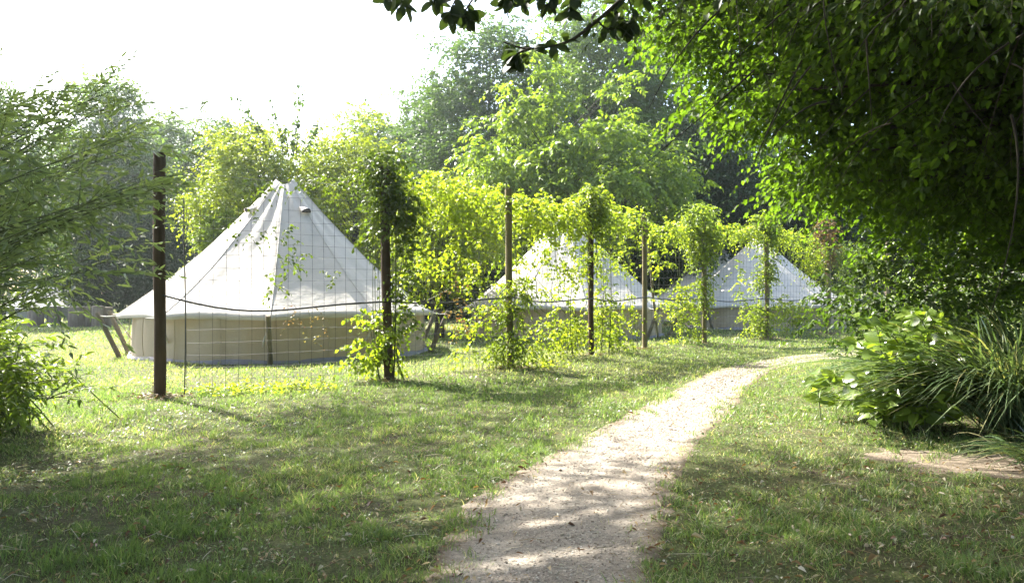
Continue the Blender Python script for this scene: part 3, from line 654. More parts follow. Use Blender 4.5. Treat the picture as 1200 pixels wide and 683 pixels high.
# ------------------------------------------------------------------ vines on the fence
def vineplant(label,spec,mat='vine',ll=.085,lw=.06,seed=0,stems=(),name='climbing_vine',group='climbers growing over the wire fence',k=7,L=.32,droop=.5,wm='greentwig',shape='oval',cat='climber'):
    """spec: ellipsoids (x,y,z,rx,ry,rz,n)"""
    q=np.random.default_rng(seed); c=np.mean([s[:2] for s in spec],0); root=empty(name,label,cat,(c[0],c[1],0),group); b=np.array([c[0],c[1],0.])
    a=Acc(); w=Acc()
    for s in spec:
        n=int(s[6]*(1.8 if mat!='vine' else 1.0)); d=nrm(q.normal(0,1,(n,3))); r=q.random(n)**.45
        S=np.array(s[:3])+d*r[:,None]*np.array(s[3:6])-b; S[:,2]=np.maximum(S[:,2],.05)
        cl=np.sin(S[:,0]*4+seed)*np.cos(S[:,2]*5+S[:,1]*3); keep=q.random(n)<.72+.5*cl; S=S[keep]; d=d[keep]; n=len(S)
        dd=q.normal(0,.7,(n,3))+d*.8+[0,0,.1]
        sprigs(a,w,S,dd,q.uniform(.5,1.2,n)*L,k,ll,lw,droop,shape,np.clip(.4+.3*cl[keep]+q.normal(0,.22,n),0,1),tw=.003,upn=.6,jit=.45)
    if sum(e[6] for e in spec)>150 and name=='climbing_vine':
        lo=min(e[2]-e[5] for e in spec)
        for e in spec[::2]:
            for _ in range(2):
                p0=np.array([e[0]+q.normal(0,e[3]*.5),e[1]+q.normal(0,.05),max(.0,min(lo,e[2]-e[5]-.3))])-b; p1=np.array([e[0]+q.normal(0,e[3]),e[1]+q.normal(0,.08),e[2]+e[5]*.6])-b
                C=bez(p0[None],((p0+p1)/2+q.normal(0,.12,3))[None],p1[None],10)[0]; tubes(w,C,np.linspace(.007,.003,10),5,cap=False)
    for st in stems:
        P=np.array(st)-b; C=bez(P[0:1],((P[0]+P[-1])/2+q.normal(0,.08,3))[None],P[-1:],10)[0] if len(P)==2 else P
        tubes(w,C,np.linspace(.016,.006,len(C)),6,cap=False)
    a.build('leaves',M[mat],root); w.build('stems',M[wm],root); return root
def F(i,u,z,off=0):                         # along bay i from post i (0..1)
    p=PB[i]*(1-u)+PB[i+1]*u; d=nrm(PB[i+1]-PB[i]); return np.array([p[0]+d[1]*off,p[1]-d[0]*off,z])
def S_(i,u,z,ru,rz,n,off=-.16,rd=.18):
    p=F(i,u,z,off); return (p[0],p[1],p[2],ru*.8+.05,ru*.75+rd*.6,rz,n)
# P2 (index 1): a dark mop head with trails
p=PB[1]
vineplant('bushy dark vine capping the second post, trailing down its right side',[(p[0]-.06,p[1],3.22,.3,.3,.2,110),(p[0]-.05,p[1],2.8,.16,.16,.35,75),(p[0]+.2,p[1]+.15,2.6,.16,.16,.5,70),(p[0]+.22,p[1]+.1,1.8,.13,.12,.55,50),(p[0]-.22,p[1]-.1,2.3,.1,.1,.5,30),(p[0]+.2,p[1]+.1,1.0,.12,.1,.4,34)],'vinedark',seed=1,stems=[(p+[.08,0,0],p+[.1,0,3.1])])
vineplant('rounded lime green vine bush at the foot of the second post',[(p[0]-.2,p[1]-.1,.75,.3,.25,.35,75),(p[0]-.3,p[1]-.1,.45,.25,.2,.3,40),(p[0]+.08,p[1],.55,.14,.14,.3,25)],'vine',seed=2,stems=[(p+[-.1,-.1,0],p+[-.25,-.1,.8]),(p+[.25,0,0],p+[.15,0,.7])],ll=.1,lw=.075)
vineplant('thin leafy strands hanging in the netting in front of the nearest tent',[S_(0,.38,2.2,.25,.25,10),S_(0,.5,2.0,.25,.3,13),S_(0,.56,1.75,.12,.3,8),S_(0,.45,1.45,.2,.15,6),S_(0,.42,2.75,.4,.12,10),S_(0,.72,2.9,.5,.1,26),S_(0,.75,1.5,.12,.2,4)],'vinedark',seed=3,k=5,ll=.07,lw=.045,L=.25)
vineplant('red tinged dead strands hanging in the netting below the cable',[S_(0,.57,1.0,.1,.15,5),S_(0,.66,.85,.12,.3,10),S_(0,.6,1.12,.3,.06,6)],'vinered',seed=4,k=4,ll=.045,lw=.03,L=.2)
# bay 1 (P2-P3)
vineplant('lime vine curtain filling the upper netting right of the second post',[S_(1,.2,2.95,.4,.3,130),S_(1,.42,2.8,.5,.4,190),S_(1,.68,2.85,.5,.32,170),S_(1,.9,2.85,.35,.3,90),S_(1,.55,2.2,.8,.45,130),S_(1,.2,2.0,.3,.4,40),S_(1,.75,1.6,.4,.35,36),S_(1,.35,1.5,.35,.3,36)],'vine',seed=5)
vineplant('red stemmed vine shoot climbing the netting mid bay',[S_(1,.55,1.2,.1,.5,12),S_(1,.62,.75,.15,.3,8)],'vinered',seed=6,k=5,ll=.06,lw=.04)
vineplant('young lime plant in the netting left of the third post',[S_(1,.75,.7,.22,.35,32),S_(1,.85,1.0,.15,.3,26),S_(1,.66,.4,.2,.25,14)],'vine',seed=7)
p=PB[2]
vineplant('leafy green shrub wrapped round the foot of the third post',[(p[0],p[1]-.12,.75,.24,.18,.45,75),(p[0]-.1,p[1]-.1,.35,.3,.2,.3,55),(p[0]+.12,p[1]-.1,1.3,.18,.12,.3,36),(p[0]+.3,p[1],.35,.2,.2,.3,30)],'vinemid',seed=8,shape='lance',ll=.1,lw=.04,stems=[(p+[.05,-.1,0],p+[.1,-.1,1.4])])
vineplant('vine canopy hanging from the top wire between third and fourth posts',[S_(2,.15,2.8,.35,.35,110),S_(2,.4,2.85,.5,.32,170),S_(2,.68,2.85,.45,.35,160),S_(2,.88,2.85,.3,.35,100),S_(2,.25,2.2,.4,.4,44),S_(2,.6,2.1,.5,.4,60),S_(2,.85,1.9,.3,.5,60),S_(2,.15,1.6,.2,.4,22),S_(2,.6,1.5,.6,.3,34)],'vine',seed=9)
vineplant('lime vine thicket rising from the ground left of the fourth post',[S_(2,.7,.75,.35,.4,75),S_(2,.85,.5,.25,.4,50),S_(2,.5,.4,.2,.3,22),S_(2,.35,.5,.15,.4,18),S_(2,.75,1.2,.25,.3,30)],'vine',seed=10,stems=[(F(2,.75,0),F(2,.72,1.4))])
p=PB[3]
vineplant('dense vine head capping the fourth post',[(p[0],p[1],3.2,.33,.3,.3,120),(p[0]+.05,p[1],2.7,.26,.25,.4,100),(p[0]-.1,p[1],2.1,.12,.12,.4,24)],'vinemid',seed=11)
vineplant('broad vine curtain from top wire to grass right of the fourth post',[S_(3,.25,3.0,.45,.32,150),S_(3,.6,2.85,.45,.3,130),S_(3,.9,3.0,.25,.25,80),S_(3,.3,2.2,.4,.5,80),S_(3,.25,1.3,.35,.5,80),S_(3,.3,.55,.45,.45,130),S_(3,.65,.35,.4,.3,80),S_(3,.7,2.0,.3,.4,30),S_(3,.75,1.0,.25,.4,22)],'vine',seed=12,stems=[(F(3,.3,0),F(3,.3,2.8))])
vineplant('vine garland with lower tangles between the fifth and sixth posts',[S_(4,.2,2.75,.3,.25,70),S_(4,.5,2.85,.4,.22,90),S_(4,.8,2.9,.3,.25,90),S_(4,.3,2.1,.3,.4,34),S_(4,.6,1.4,.35,.5,50),S_(4,.72,.8,.4,.5,90),S_(4,.85,.35,.3,.3,50),S_(4,.3,1.1,.2,.4,18)],'vine',seed=13)
p=PB[5]
vineplant('tall thick vine column covering the sixth post',[(p[0]-.12,p[1],3.2,.42,.35,.35,170),(p[0]-.1,p[1],2.6,.38,.33,.5,170),(p[0]-.05,p[1],1.9,.25,.25,.45,80),(p[0],p[1]+.05,1.3,.16,.16,.4,36)],'vinemid',seed=14)
vineplant('vine garland along the top wire left of the seventh post',[S_(5,.2,2.95,.35,.2,80),S_(5,.5,2.95,.5,.18,120),S_(5,.8,2.95,.4,.2,90)],'vine',seed=15)
vineplant('thin autumn tinted vine standing alone before the far tent',[S_(5,.55,2.0,.18,.3,26),S_(5,.68,1.4,.2,.3,26),S_(5,.78,.8,.2,.35,30),S_(5,.9,.35,.25,.25,30)],'vine',seed=16)
p=PB[6]
vineplant('vine column covering the seventh post from cap to foot',[(p[0]-.05,p[1],3.2,.34,.3,.35,150),(p[0],p[1],2.5,.24,.24,.5,100),(p[0]-.05,p[1],1.6,.2,.2,.5,70),(p[0]-.15,p[1],.6,.3,.25,.5,80)],'vinemid',seed=17)
vineplant('vine mass sagging between the seventh and eighth posts',[S_(6,.2,2.95,.4,.3,120),S_(6,.5,2.9,.5,.3,150),S_(6,.75,2.6,.5,.5,170),S_(6,.85,1.9,.4,.4,90)],'vine',seed=18)
vineplant('low yellow green vine bush below the gap right of the seventh post',[S_(6,.35,.8,.45,.4,90),S_(6,.6,.7,.5,.4,110),S_(6,.5,.3,.5,.25,60),S_(6,.9,.7,.3,.4,50)],'vine',seed=19)
p=PB[7]
vineplant('rusty brown vine cap on the eighth post',[(p[0]-.1,p[1]-.05,3.25,.33,.28,.45,130),(p[0],p[1],2.6,.22,.22,.35,50)],'vinered',seed=20)
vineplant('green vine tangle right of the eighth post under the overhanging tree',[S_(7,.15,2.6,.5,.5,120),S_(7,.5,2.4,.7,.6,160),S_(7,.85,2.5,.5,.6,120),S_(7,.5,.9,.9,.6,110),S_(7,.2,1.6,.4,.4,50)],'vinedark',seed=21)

# dead cuttings and weeds round the post feet
def postfeet():
    for i,(p,l) in enumerate(zip(PB[:8],('foot of the first post','foot of the second post','foot of the third post','foot of the fourth post','foot of the fifth post','foot of the sixth post','foot of the seventh post','foot of the eighth post'))):
        a=Acc(); n=160; P=np.stack([R.normal(0,.2,n),R.normal(-.05,.12,n)],-1); q=np.stack([P[:,0],P[:,1],.01+.06*np.exp(-(P**2).sum(1)/.03)*R.random(n)],-1)
        d=R.normal(0,1,(n,3))*[1,1,.25]; L=R.uniform(.05,.18,n)
        B=q+nrm(d)*L[:,None]; B[:,2]=np.abs(B[:,2])
        tubes(a,np.stack([q,(q+B)/2+R.normal(0,.01,(n,3)),B],1),[.002,.003,.0015],3,R.uniform(0,.9,n),cap=False)
        n=90; P=np.stack([R.normal(0,.22,n),R.normal(-.05,.14,n),R.uniform(.01,.05,n)],-1); leaves(a,P,R.normal(0,1,(n,3))*[1,1,.3],R.normal(0,.4,(n,3))+[0,0,1],.05,.025,'lance',R.uniform(0,.7,n))
        o=a.build('dry_cuttings',M['litter']); o.location=p; tag(o,'dry brown cuttings heaped at the '+l,'cuttings',kind='stuff')
postfeet()
def weeds():
    spots=[(285,462,'low lime weeds under the netting left of centre of the first bay',.9,60),(350,458,'low lime weeds under the netting in the right half of the first bay',.8,50),(640,432,'weed tuft between the third and fourth posts at the lawn edge',.5,30),(790,405,'weed tuft between the fifth and sixth posts',.5,30)]
    for x,y,l,w,n in spots:
        g0=G(x,y); a=Acc(); t=Acc(); S=np.stack([R.normal(0,w*.4,n),R.normal(0,.12,n),np.zeros(n)],-1)
        sprigs(a,t,S,R.normal(0,.5,(n,3))+[0,0,1],R.uniform(.1,.28,n),5,.07,.04,.3,'oval',np.clip(R.normal(.7,.2,n),0,1),tw=.002)
        r=empty('weed_clump',l,'weeds',g0,'weeds under the fence'); a.build('leaves',M['vine'],r); t.build('stems',M['greentwig'],r)
weeds()

# ------------------------------------------------------------------ overhanging tree at the right
def limbed(root,limbs,r0,wood):
    out=[]
    for L in limbs:
        P=np.array(L['p'],float); C=resamp(P,14); tubes(wood,C,np.linspace(L.get('r0',r0),L.get('r1',.012),14),7,cap=False); out.append(C)
    return out
def overhang():
    B=np.array([10.2,8.0,0]); root=empty('overhanging_tree','great dark leafy tree hanging over the path from the right','tree',B)
    wood=Acc(); z=np.linspace(-.2,11,12); tubes(wood,np.stack([.3*np.sin(z*.3),.2*np.cos(z*.25)-.2,z],-1),np.linspace(.42,.1,12),14)
    env=[(7.0,10.6,5.6,3.9,3.6,3.2,330),(4.9,9.6,4.4,2.5,2.6,2.1,210),(6.6,7.2,4.4,2.9,2.6,2.0,190),(4.4,6.8,5.0,1.9,1.8,1.5,90),(8.2,9.0,3.0,2.6,2.6,1.4,130),(3.6,11.5,6.2,1.9,2.0,2.0,110),(7.8,14,6,4.5,3,3.5,150),(2.0,9.0,6.8,2.0,1.7,1.1,80),(8.5,12.5,3.0,3.0,1.5,1.8,170),(7.5,8.5,7.5,3.5,3.5,1.8,170),(5.0,11,9.3,4,3.5,1.8,230),(9,11,9,4,4,2,150),(5,3.5,6.5,3.5,3,1.2,130),(2,4.6,6.6,3,2.4,1.2,90)]  # unseen top and near crown masses are added to darken the tree
    q=np.random.default_rng(77); Cs=[];Os=[]
    for e in env:
        n=int(e[6]); d=nrm(q.normal(0,1,(n,3))); rad=.35+.65*q.random(n)**.6; lump=1+.2*np.sin(d[:,0]*6+e[0])*np.cos(d[:,2]*5)
        Cs.append(np.array(e[:3])+d*(rad*lump)[:,None]*np.array(e[3:6])); Os.append(d)
    C=np.concatenate(Cs); O=np.concatenate(Os)
    # keep the boughs out of the open view over the lawn
    px=600+FPX*C[:,0]/np.maximum(C[:,1],.5); py=HY-FPX*(C[:,2]-CAMZ)/np.maximum(C[:,1],.5)
    px=px+q.normal(0,22,len(px))+18*np.sin(py*.05); lim=np.interp(py,[-130,-60,0,60,120,150,180,250,300,340,400],[300,690,755,762,768,800,842,910,1030,1150,1250]); ok=((px>lim)&(C[:,1]>3.4))|((C[:,2]-CAMZ>.5*C[:,1])&(C[:,2]>5.2)); C=C[ok]; O=O[ok]; C=C-B; n=len(C)
    hd=np.linalg.norm(C[:,:2],axis=1); zs=np.clip(C[:,2]-.25*hd+.5,1.8,9); S=np.stack([0*zs,0*zs,zs],-1); mid=S*.5+C*.5+np.array([0,0,.9]); 
    sub=q.random(n)<.4
    tubes(wood,bez(S[sub],mid[sub],C[sub],9),np.linspace(.055,.01,9)[None],5,cap=False)
    for _ in range(46):
        X0=q.uniform(880,1230); Y0=q.uniform(-160,160); D0=q.uniform(4.4,7.5); s0=W(X0,Y0,D0); ln=q.uniform(.5,1.5); e0=s0+np.array([q.normal(-.25,.35),q.normal(0,.3),-ln*q.uniform(.35,1)]); m0=(s0+e0)/2+np.array([q.normal(-.1,.12),0,q.uniform(.05,.25)])
        tubes(wood,bez(s0[None]-B,m0[None]-B,e0[None]-B,9),np.linspace(.009,.002,9)[None],5,cap=False)
    wood.build('trunk',M['bark'],root,smooth=True)
    m=14; ci=np.repeat(np.arange(n),m); nn=n*m; S=C[ci]+q.normal(0,.3,(nn,3))*[1,1,.28]; d=q.normal(0,1,(nn,3))*[1,1,.28]+O[ci]*.5+[-.25,0,-.1]
    a=Acc(); tw=Acc(); ct=q.random(n)
    sprigs(a,tw,S,d,q.uniform(.25,.65,nn),8,.125,.08,.35,'oval',np.clip(ct[ci]*.5+q.random(nn)*.5,0,1),tw=.0035,upn=.8,jit=.3)
    a.build('crown',M['beech'],root); tw.build('twigs',M['twig'],root)
    return root,B
OT,OB=overhang()
def nearbough():
    """the dark leafy bough that crosses the top of the picture close to the camera"""
    root=empty('overhead_bough','dark bough of big oval leaves crossing the top close to the camera','bough',W(720,-10,3.2)); o0=np.array(root.location)
    w=Acc(); a=Acc(); D=3.15
    main=np.array([W(1010,-260,4.6),W(880,-120,3.9),W(790,-45,3.4),W(735,-5,3.2),W(700,25,3.15),W(665,50,3.12),W(620,58,3.1),W(590,50,3.08)])
    C=resamp(main,26)-o0; tubes(w,C,np.linspace(.014,.003,26),7,cap=False)
    tw=[[(735,-5),(742,20),(738,34)],[(735,-5),(690,-25),(620,-30),(560,-8)],[(620,-30),(560,-35),(530,8),(528,18)],[(560,-30),(500,-22),(470,-3),(475,8)],[(690,-25),(655,-8),(640,8)],[(620,-30),(600,-8),(592,6)],[(560,-8),(545,14),(548,20)],[(790,-45),(760,-20),(755,0)],[(620,58),(606,64),(604,72)],[(700,25),(712,35),(730,33)],[(735,-5),(722,8),(722,30)],[(500,-22),(478,-20),(450,2)],[(690,-25),(670,0),(668,22)],[(655,-8),(625,-4),(610,8)],[(545,-30),(520,-12),(508,2)]]
    for k,t in enumerate(tw):
        dd=D+.25*math.sin(k*2.1); P=np.array([W(x,y,dd) for x,y in t]); Cc=resamp(P,8)-o0; tubes(w,Cc,np.linspace(.005,.002,8),5,cap=False)
        n=24 if len(t)>3 else 18
        s=np.linspace(.3,1,n); idx=s*7; i=np.clip(idx.astype(int),0,6); f=(idx-i)[:,None]; p=Cc[i]*(1-f)+Cc[i+1]*f; tan=nrm(Cc[i+1]-Cc[i])
        sd=nrm(np.cross(tan,[0,1,0])); sg=np.where(np.arange(n)%2==0,1,-1)[:,None]
        d=tan*.6+sd*sg*.7+[0,0,-.25]+R.normal(0,.45,(n,3)); nr=np.array([0,-.5,.6])+R.normal(0,.5,(n,3))
        L=R.uniform(.05,.078,n); leaves(a,p,d,nr,L,L*R.uniform(.45,.58,n),'round',R.random(n)*.5,.08,.15)
    # leaves on the main stem
    idx=R.uniform(8,25,30); i=np.clip(idx.astype(int),0,24); p=C[i]; d=R.normal(0,1,(30,3))*[1,.5,.6]+[0,0,-.5]; leaves(a,p,d,np.array([0,-.6,.6])+R.normal(0,.5,(30,3)),.065,.033,'round',R.random(30)*.5,.2,.2)
    # dense unseen-root part leading up to the tree, above the frame and at the right
    n=260; S=np.stack([R.uniform(.75,3.2,n),R.uniform(3.0,5.0,n),np.zeros(n)],-1); S[:,2]=CAMZ+.37*S[:,1]+R.uniform(.02,.7,n)
    sprigs(a,w,S-o0,R.normal(0,1,(n,3))*[1,1,.4]+[-.4,0,-.1],R.uniform(.2,.4,n),8,.075,.036,.4,'oval',R.random(n)*.6,tw=.003)
    a.build('leaves',M['bough'],root); w.build('branch',M['twig'],root)
nearbough()

# ------------------------------------------------------------------ tree above the picture, left: casts the dappled shade, a few twigs hang in
def shadetree():
    B=np.array([-9.5,6.0,0]); root=empty('tall_shade_tree','tall tree outside the left edge whose twigs hang into the top left corner','tree',B)
    wood=Acc(); z=np.linspace(-.2,10,12); tubes(wood,np.stack([.2*np.sin(z*.3),.0*z,z],-1),np.linspace(.35,.1,12),14)
    q=np.random.default_rng(5); env=[(-4.8,9.0,7.4,3.0,2.6,1.5,30),(-1.8,8.8,7.2,2.4,2.0,1.3,52),(-6.5,6.6,6.8,3.0,3.0,1.8,60),(.6,8.9,7.4,1.8,1.7,1.2,60),(-8.0,11.0,7.8,2.8,2.5,1.8,56),(-1.4,10.2,8.2,2.2,1.6,1.2,70),(-2,1,8.2,4.2,3.6,1.6,90),(3,-1,8.5,4,3.5,1.6,80),(-3.6,10.6,8.0,2,1.8,1.3,60),(-8.2,14.6,9,2.5,2.5,1.5,60)]  # crown masses over the viewpoint are added to block sky light
    C=np.concatenate([np.array(e[:3])+nrm(q.normal(0,1,(e[6],3)))*(.3+.7*q.random((e[6],1)))*np.array(e[3:6]) for e in env])
    ok=(C[:,2]-CAMZ)>.46*C[:,1]; C=C[ok]-B; n=len(C)
    S=np.stack([np.zeros(n),np.zeros(n),np.clip(C[:,2]-2,2.5,9)],-1); mid=(S+C)/2+[0,0,.6]
    tubes(wood,bez(S,mid,C,9),np.linspace(.06,.008,9)[None],4,cap=False)
    m=10; ci=np.repeat(np.arange(n),m); nn=n*m
    a=Acc(); tw=Acc(); sprigs(a,tw,C[ci]+q.normal(0,.25,(nn,3)),q.normal(0,1,(nn,3)),q.uniform(.3,.6,nn),8,.1,.055,.3,'oval',q.random(nn))
    # fine hanging twigs in the corner
    n=16; S=np.array([W(x,y,6.5) for x,y in zip(q.uniform(-70,30,n),q.uniform(-60,-5,n))])-B
    sprigs(a,tw,S,np.stack([q.uniform(.2,.8,n),q.normal(0,.2,n),-q.uniform(.5,1,n)],-1),q.uniform(.25,.5,n),9,.06,.014,.1,'lance',q.random(n),tw=.003)
    tubes(wood,np.array([W(-420,-300,6.3),W(-200,-150,6.4),W(-40,-40,6.5)])-B,[.05,.03,.008],5,cap=False)
    wood.build('trunk',M['bark'],root,smooth=True); a.build('crown',M['bough'],root); tw.build('twigs',M['twig'],root)
shadetree()

# unseen trees added round the viewpoint to block sky light and deepen shade
for k,(x,y,h,rr) in enumerate(((-9,-7,13,4.5),(-2,-10,15,5),(6,-8,14,5),(12,-2,13,4.5),(-14,0,12,4))):
    tree('broadleaf_tree',['unseen tree added behind the viewpoint, left of the path','unseen tree added behind the viewpoint on the path line','unseen tree added behind the viewpoint, right of the path','unseen tree added right of the viewpoint beside the overhanging tree','unseen tree added left of the viewpoint beyond the willow'][k],'tree',(x,y),h,[(x,y,h*.6,rr,rr,h*.38)],None,'bough',170,10,7,.34,.24,1.4,group='unseen trees added to block sky light',seed=60+k,trunk_r=.28)
# ------------------------------------------------------------------ willow at the left
def willow():
    B=np.array([-5.3,5.9,0]); root=empty('willow_bush','willow sweeping long narrow leaved branches in from the left edge','willow',B)
    w=Acc(); a=Acc(); q=np.random.default_rng(9)
    st=[]
    for k in range(74):
        D=q.uniform(4.3,6.4); ex=-70+245*q.random()**1.25; ylim=np.interp(ex,[-60,0,60,110,150,180,225],[70,85,110,100,120,150,190]); ylow=np.interp(ex,[-60,60,120,180,225],[350,340,320,285,240]); ey=q.uniform(ylim,ylow)
        e=W(ex,ey,D); s=np.array([q.uniform(-6.2,-4.9),D+q.normal(0,.4),q.uniform(.1,.6)]); mid=np.array([s[0]+.25*(e[0]-s[0]),(s[1]+e[1])/2,max(e[2],.8)*q.uniform(.42,.8)])
        st.append(bez(s[None],mid[None],e[None],14)[0])
    for e in ((240,192,5.2),(200,215,5.0),(155,98,5.8),(180,105,5.9),(62,105,5.6),(60,112,5.8),(120,108,6),(225,205,5.3)):
        e=W(*e); s=np.array([-5.8,e[1],.4]); st.append(bez(s[None],np.array([[e[0]-1.6,e[1],e[2]-.55]]),e[None],14)[0])
    st=np.array(st)-B; tubes(w,st,np.linspace(.013,.002,14)[None],5,cap=False)
    # side shoots along the outer part of each stem, sweeping with it
    for C in st:
        n=14; ii=q.uniform(4.0,12.8,n); i=ii.astype(int); f=(ii-i)[:,None]; p=C[i]*(1-f)+C[i+1]*f; tan=nrm(C[i+1]-C[i])
        sprigs(a,w,p,tan*1.1+q.normal(0,.55,(n,3))+[.1,0,.05],q.uniform(.3,.6,n),13,.105,.026,.12,'lance',np.clip(q.normal(.5,.2)+q.normal(0,.15,n),0,1),side=.75,tw=.0025,jit=.32,curl=.15,upn=.3)
        sprigs(a,w,C[-3:-2],(C[-1]-C[-3])[None],np.array([np.linalg.norm(C[-1]-C[-3])*1.3]),14,.1,.022,.05,'lance',np.array([.6]),side=.65,tw=.002,jit=.2)
    a.build('leaves',M['willow'],root); w.build('stems',M['greentwig'],root)
willow()
def leftshrub():
    c=G(20,505); root=empty('leafy_shrub','low bright green leafy shrub at the foot of the willow','shrub',c); q=np.random.default_rng(12); a=Acc(); w=Acc()
    for k in range(95):
        ex=q.uniform(-70,85); ey=q.uniform(np.interp(ex,[-70,20,60,85],[330,345,380,400]),np.interp(ex,[-70,50,85],[500,490,440])); D=q.uniform(6.3,7.7); e=W(ex,ey,D)-c; s=np.array([q.normal(-.5,.35),q.normal(0,.35),0])
        C=bez(s[None],np.array([[s[0]+.3*(e[0]-s[0]),e[1],e[2]*1.05]]),e[None],8)[0]; tubes(w,C,np.linspace(.008,.002,8),4,cap=False)
        n=5; ii=q.uniform(2.5,6.8,n); i=ii.astype(int); p=C[i]
        sprigs(a,w,p,nrm(C[-1]-C[-3])+q.normal(0,.6,(n,3)),q.uniform(.15,.3,n),7,.1,.042,.3,'lance',np.clip(q.normal(.5,.2)+q.normal(0,.15,n),0,1),tw=.002,curl=.25)
    for (ex,ey) in ((122,452),(108,470),(95,440)):   # the trailing stem
        e=W(ex,ey,6.4)-c; s=W(55,468,6.5)-c; C=bez(s[None],((s+e)/2+[0,0,.06])[None],e[None],6)[0]; tubes(w,C,np.linspace(.005,.002,6),4,cap=False)
        sprigs(a,w,C[1:2],(e-s)[None],np.array([np.linalg.norm(e-s)]),9,.1,.035,.1,'lance',np.array([.3]))
    a.build('leaves',M['shrub'],root); w.build('stems',M['greentwig'],root)
leftshrub()

# ------------------------------------------------------------------ right: broad leaved shrub, sedges, understorey
def broadshrub():
    c=G(1045,497); root=empty('broad_leaved_shrub','waist high shrub with large glossy oval leaves beside the bare soil','shrub',c); q=np.random.default_rng(21); a=Acc(); w=Acc()
    ends=[]
    for k in range(75):
        ex=q.uniform(955,1135); top=np.interp(ex,[955,985,1010,1060,1135],[445,395,365,362,375]); ey=q.uniform(top,490); D=q.uniform(6.9,8.4); ends.append(W(ex,ey,D))
    for e in ends:
        e=e-c; s=np.array([q.normal(.1,.25),q.normal(0,.25),0]); C=bez(s[None],np.array([[s[0]+.2*(e[0]-s[0]),s[1]*.5+e[1]*.5,e[2]*.9]]),e[None],9)[0]; tubes(w,C,np.linspace(.009,.003,9),5,cap=False)
        n=11; s_=np.linspace(2.5,8,n); i=np.clip(s_.astype(int),0,7); p=C[i]+(C[i+1]-C[i])*(s_-i)[:,None]; an=np.arange(n)*2.4+q.random()*6
        d=np.stack([np.cos(an),np.sin(an),q.normal(.05,.3,n)],-1); nr=np.array([-.45,-.4,.75])+q.normal(0,.45,(n,3))+d*.2
        L=q.uniform(.11,.2,n)*np.linspace(1.1,.8,n); leaves(a,p+d*.02,d,nr,L,L*q.uniform(.62,.8,n),'heart',np.clip(q.normal(.55,.25,n),0,1),.18,.22)
    a.build('leaves',M['broad'],root); w.build('stems',M['greentwig'],root)
broadshrub()
def sedge(px,py,label,seed,n=420,h=1.0,sp=1.0,lean=(-.35,-.1)):
    c=G(px,py); root=empty('sedge_clump',label,'sedge',c,'arching sedge clumps'); q=np.random.default_rng(seed); a=Acc()
    az=q.random(n)*2*PI; L=q.uniform(.6,1.15,n)*h*1.25; out=q.uniform(.25,1,n)**.8*sp; K=7; t=np.linspace(0,1,K)[None]
    d=np.stack([np.cos(az)*out+lean[0],np.sin(az)*out*.8+lean[1]],-1); S=q.normal(0,.12,(n,2))
    x=S[:,0:1]+d[:,0:1]*L[:,None]*t**1.1*1.25; y=S[:,1:2]+d[:,1:2]*L[:,None]*t**1.15*1.05; z=L[:,None]*(t*1.0-.9*(out[:,None]**.6)*t**2.1)*.95
    z=np.maximum(z,.01+.0*z); C=np.stack([x,y,z],-1); T=nrm(np.gradient(C,axis=1)); sd=nrm(np.cross(T,np.array([0,0,1.])+q.normal(0,.35,(n,1,3))))
    wd=(q.uniform(.005,.0105,n)[:,None]*np.array([.6,1,1,.9,.75,.5,.05])[None])[...,None]
    V=np.stack([C-sd*wd,C+sd*wd],2); i=np.arange(K-1); F_=np.stack([i*2,i*2+1,i*2+3,i*2+2],-1); Fa=(F_[None]+(np.arange(n)*K*2)[:,None,None]).reshape(-1,4)
    ti=np.clip(q.normal(.42,.2,n),0,.75); dry=q.random(n)<.14; ti[dry]=q.uniform(.85,1,dry.sum())
    a.add(V,Fa,np.repeat(ti,K*2)); o=a.build('blades',M['sedge'],root)
sedge(1190,505,'large sedge clump arching over the bare soil at the right edge',31,800,1.5,.8)
sedge(1245,500,'sedge clump cut by the right edge of the picture',32,600,1.5)
sedge(1135,478,'sedge clump with tan dry blades behind the broad leaved shrub',33,420,.75,.8)
sedge(1235,548,'small low sedge tuft in the corner of the bare soil',34,200,.4,1.0)
sedge(1200,470,'tall sedge clump at the back under the dark tree',35,520,1.5,.6,(-.15,-.1))
def under():
    q=3
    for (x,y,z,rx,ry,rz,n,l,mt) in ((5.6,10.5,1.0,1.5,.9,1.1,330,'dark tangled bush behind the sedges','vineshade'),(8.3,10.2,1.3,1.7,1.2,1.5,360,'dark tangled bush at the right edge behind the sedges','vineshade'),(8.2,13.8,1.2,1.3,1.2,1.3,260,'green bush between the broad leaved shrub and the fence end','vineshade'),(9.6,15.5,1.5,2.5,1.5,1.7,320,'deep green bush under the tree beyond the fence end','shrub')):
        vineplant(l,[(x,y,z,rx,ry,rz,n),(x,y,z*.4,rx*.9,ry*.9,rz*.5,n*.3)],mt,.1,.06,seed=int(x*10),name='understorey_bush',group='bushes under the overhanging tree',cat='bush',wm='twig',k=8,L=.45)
under()

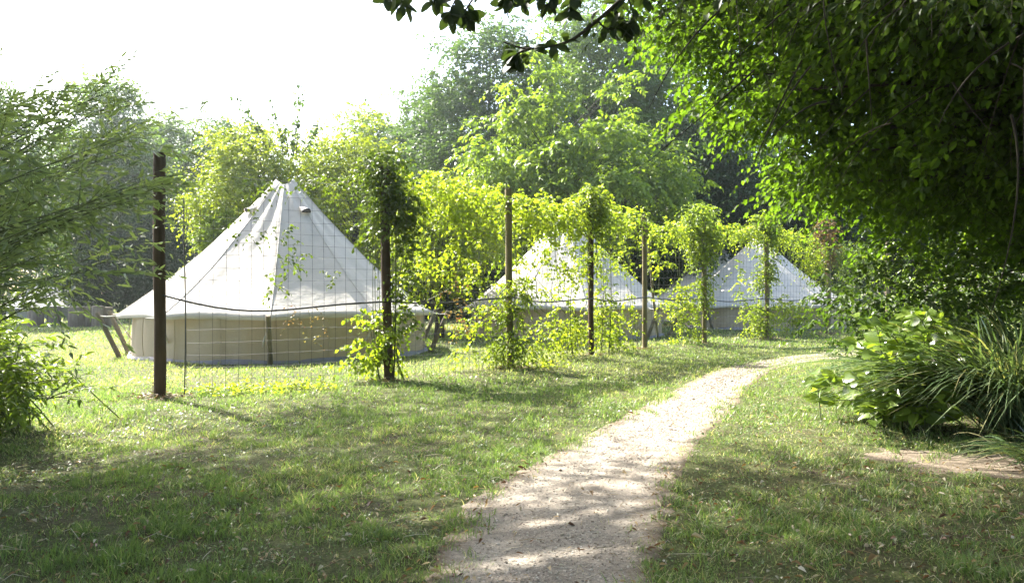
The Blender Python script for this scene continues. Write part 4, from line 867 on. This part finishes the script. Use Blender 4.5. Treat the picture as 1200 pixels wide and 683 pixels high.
# ------------------------------------------------------------------ light, sky, camera
SEL,SAZ=44,-46      # sun height; azimuth measured from the view direction, negative = left
sd=Vector((math.sin(math.radians(SAZ))*math.cos(math.radians(SEL)),math.cos(math.radians(SAZ))*math.cos(math.radians(SEL)),math.sin(math.radians(SEL))))
l=bpy.data.lights.new('sun','SUN'); l.energy=5; l.angle=math.radians(.5); l.color=(1,.95,.87)
lo=bpy.data.objects.new('sun',l); COL.objects.link(lo); lo.rotation_euler=sd.to_track_quat('Z','Y').to_euler(); lo.location=(0,0,30)
w=bpy.data.worlds.new('World'); sc.world=w; w.use_nodes=True; t=w.node_tree; t.nodes.clear()
sky=t.nodes.new('ShaderNodeTexSky'); sky.sky_type='NISHITA'; sky.sun_disc=False; sky.sun_elevation=math.radians(SEL); sky.sun_rotation=math.radians(SAZ)
sky.dust_density=3.0; sky.air_density=1.0; sky.ozone_density=1.0
bg=t.nodes.new('ShaderNodeBackground'); bg.inputs[1].default_value=.14; out=t.nodes.new('ShaderNodeOutputWorld')
t.links.new(sky.outputs[0],bg.inputs[0]); t.links.new(bg.outputs[0],out.inputs[0])
cam=bpy.data.cameras.new('camera'); cam.lens=27; cam.sensor_width=36; cam.clip_end=1500; cam.clip_start=.05
co=bpy.data.objects.new('camera',cam); COL.objects.link(co); co.location=(0,0,CAMZ); co.rotation_euler=(math.radians(90),0,0); sc.camera=co

USE_HAZE=True
if USE_HAZE:  # scattering air added to stand in for glare in the lens
    a=Acc(); x0,x1,y0,y1,z0,z1=-80,80,-15,110,-1,22
    V=np.array([(x,y,z) for x in(x0,x1) for y in(y0,y1) for z in(z0,z1)]); Fh=np.array([[0,1,3,2],[4,6,7,5],[0,4,5,1],[2,3,7,6],[0,2,6,4],[1,5,7,3]])
    m,tt,oo=nt('glare_haze'); pv=tt.nodes.new('ShaderNodeVolumePrincipled'); pv.inputs['Density'].default_value=.0009; pv.inputs['Color'].default_value=(.82,.95,.9,1); pv.inputs['Anisotropy'].default_value=.78
    tt.links.new(pv.outputs[0],oo.inputs['Volume']); a.add(V,Fh); tag(a.build('haze',m),'thin haze added to stand in for lens glare','haze',kind='stuff')

sc.render.engine='CYCLES'; cy=sc.cycles
cy.use_denoising=True
try: cy.denoiser='OPENIMAGEDENOISE'
except Exception: pass
cy.use_adaptive_sampling=True; cy.adaptive_threshold=.015
cy.max_bounces=7; cy.diffuse_bounces=4; cy.glossy_bounces=2; cy.transmission_bounces=5; cy.transparent_max_bounces=4; cy.volume_bounces=0
cy.sample_clamp_indirect=6; cy.caustics_reflective=False; cy.caustics_refractive=False
sc.view_settings.view_transform='Standard'; sc.view_settings.look='None'; sc.view_settings.exposure=2.4; sc.view_settings.gamma=1
sc.view_settings.use_curve_mapping=False
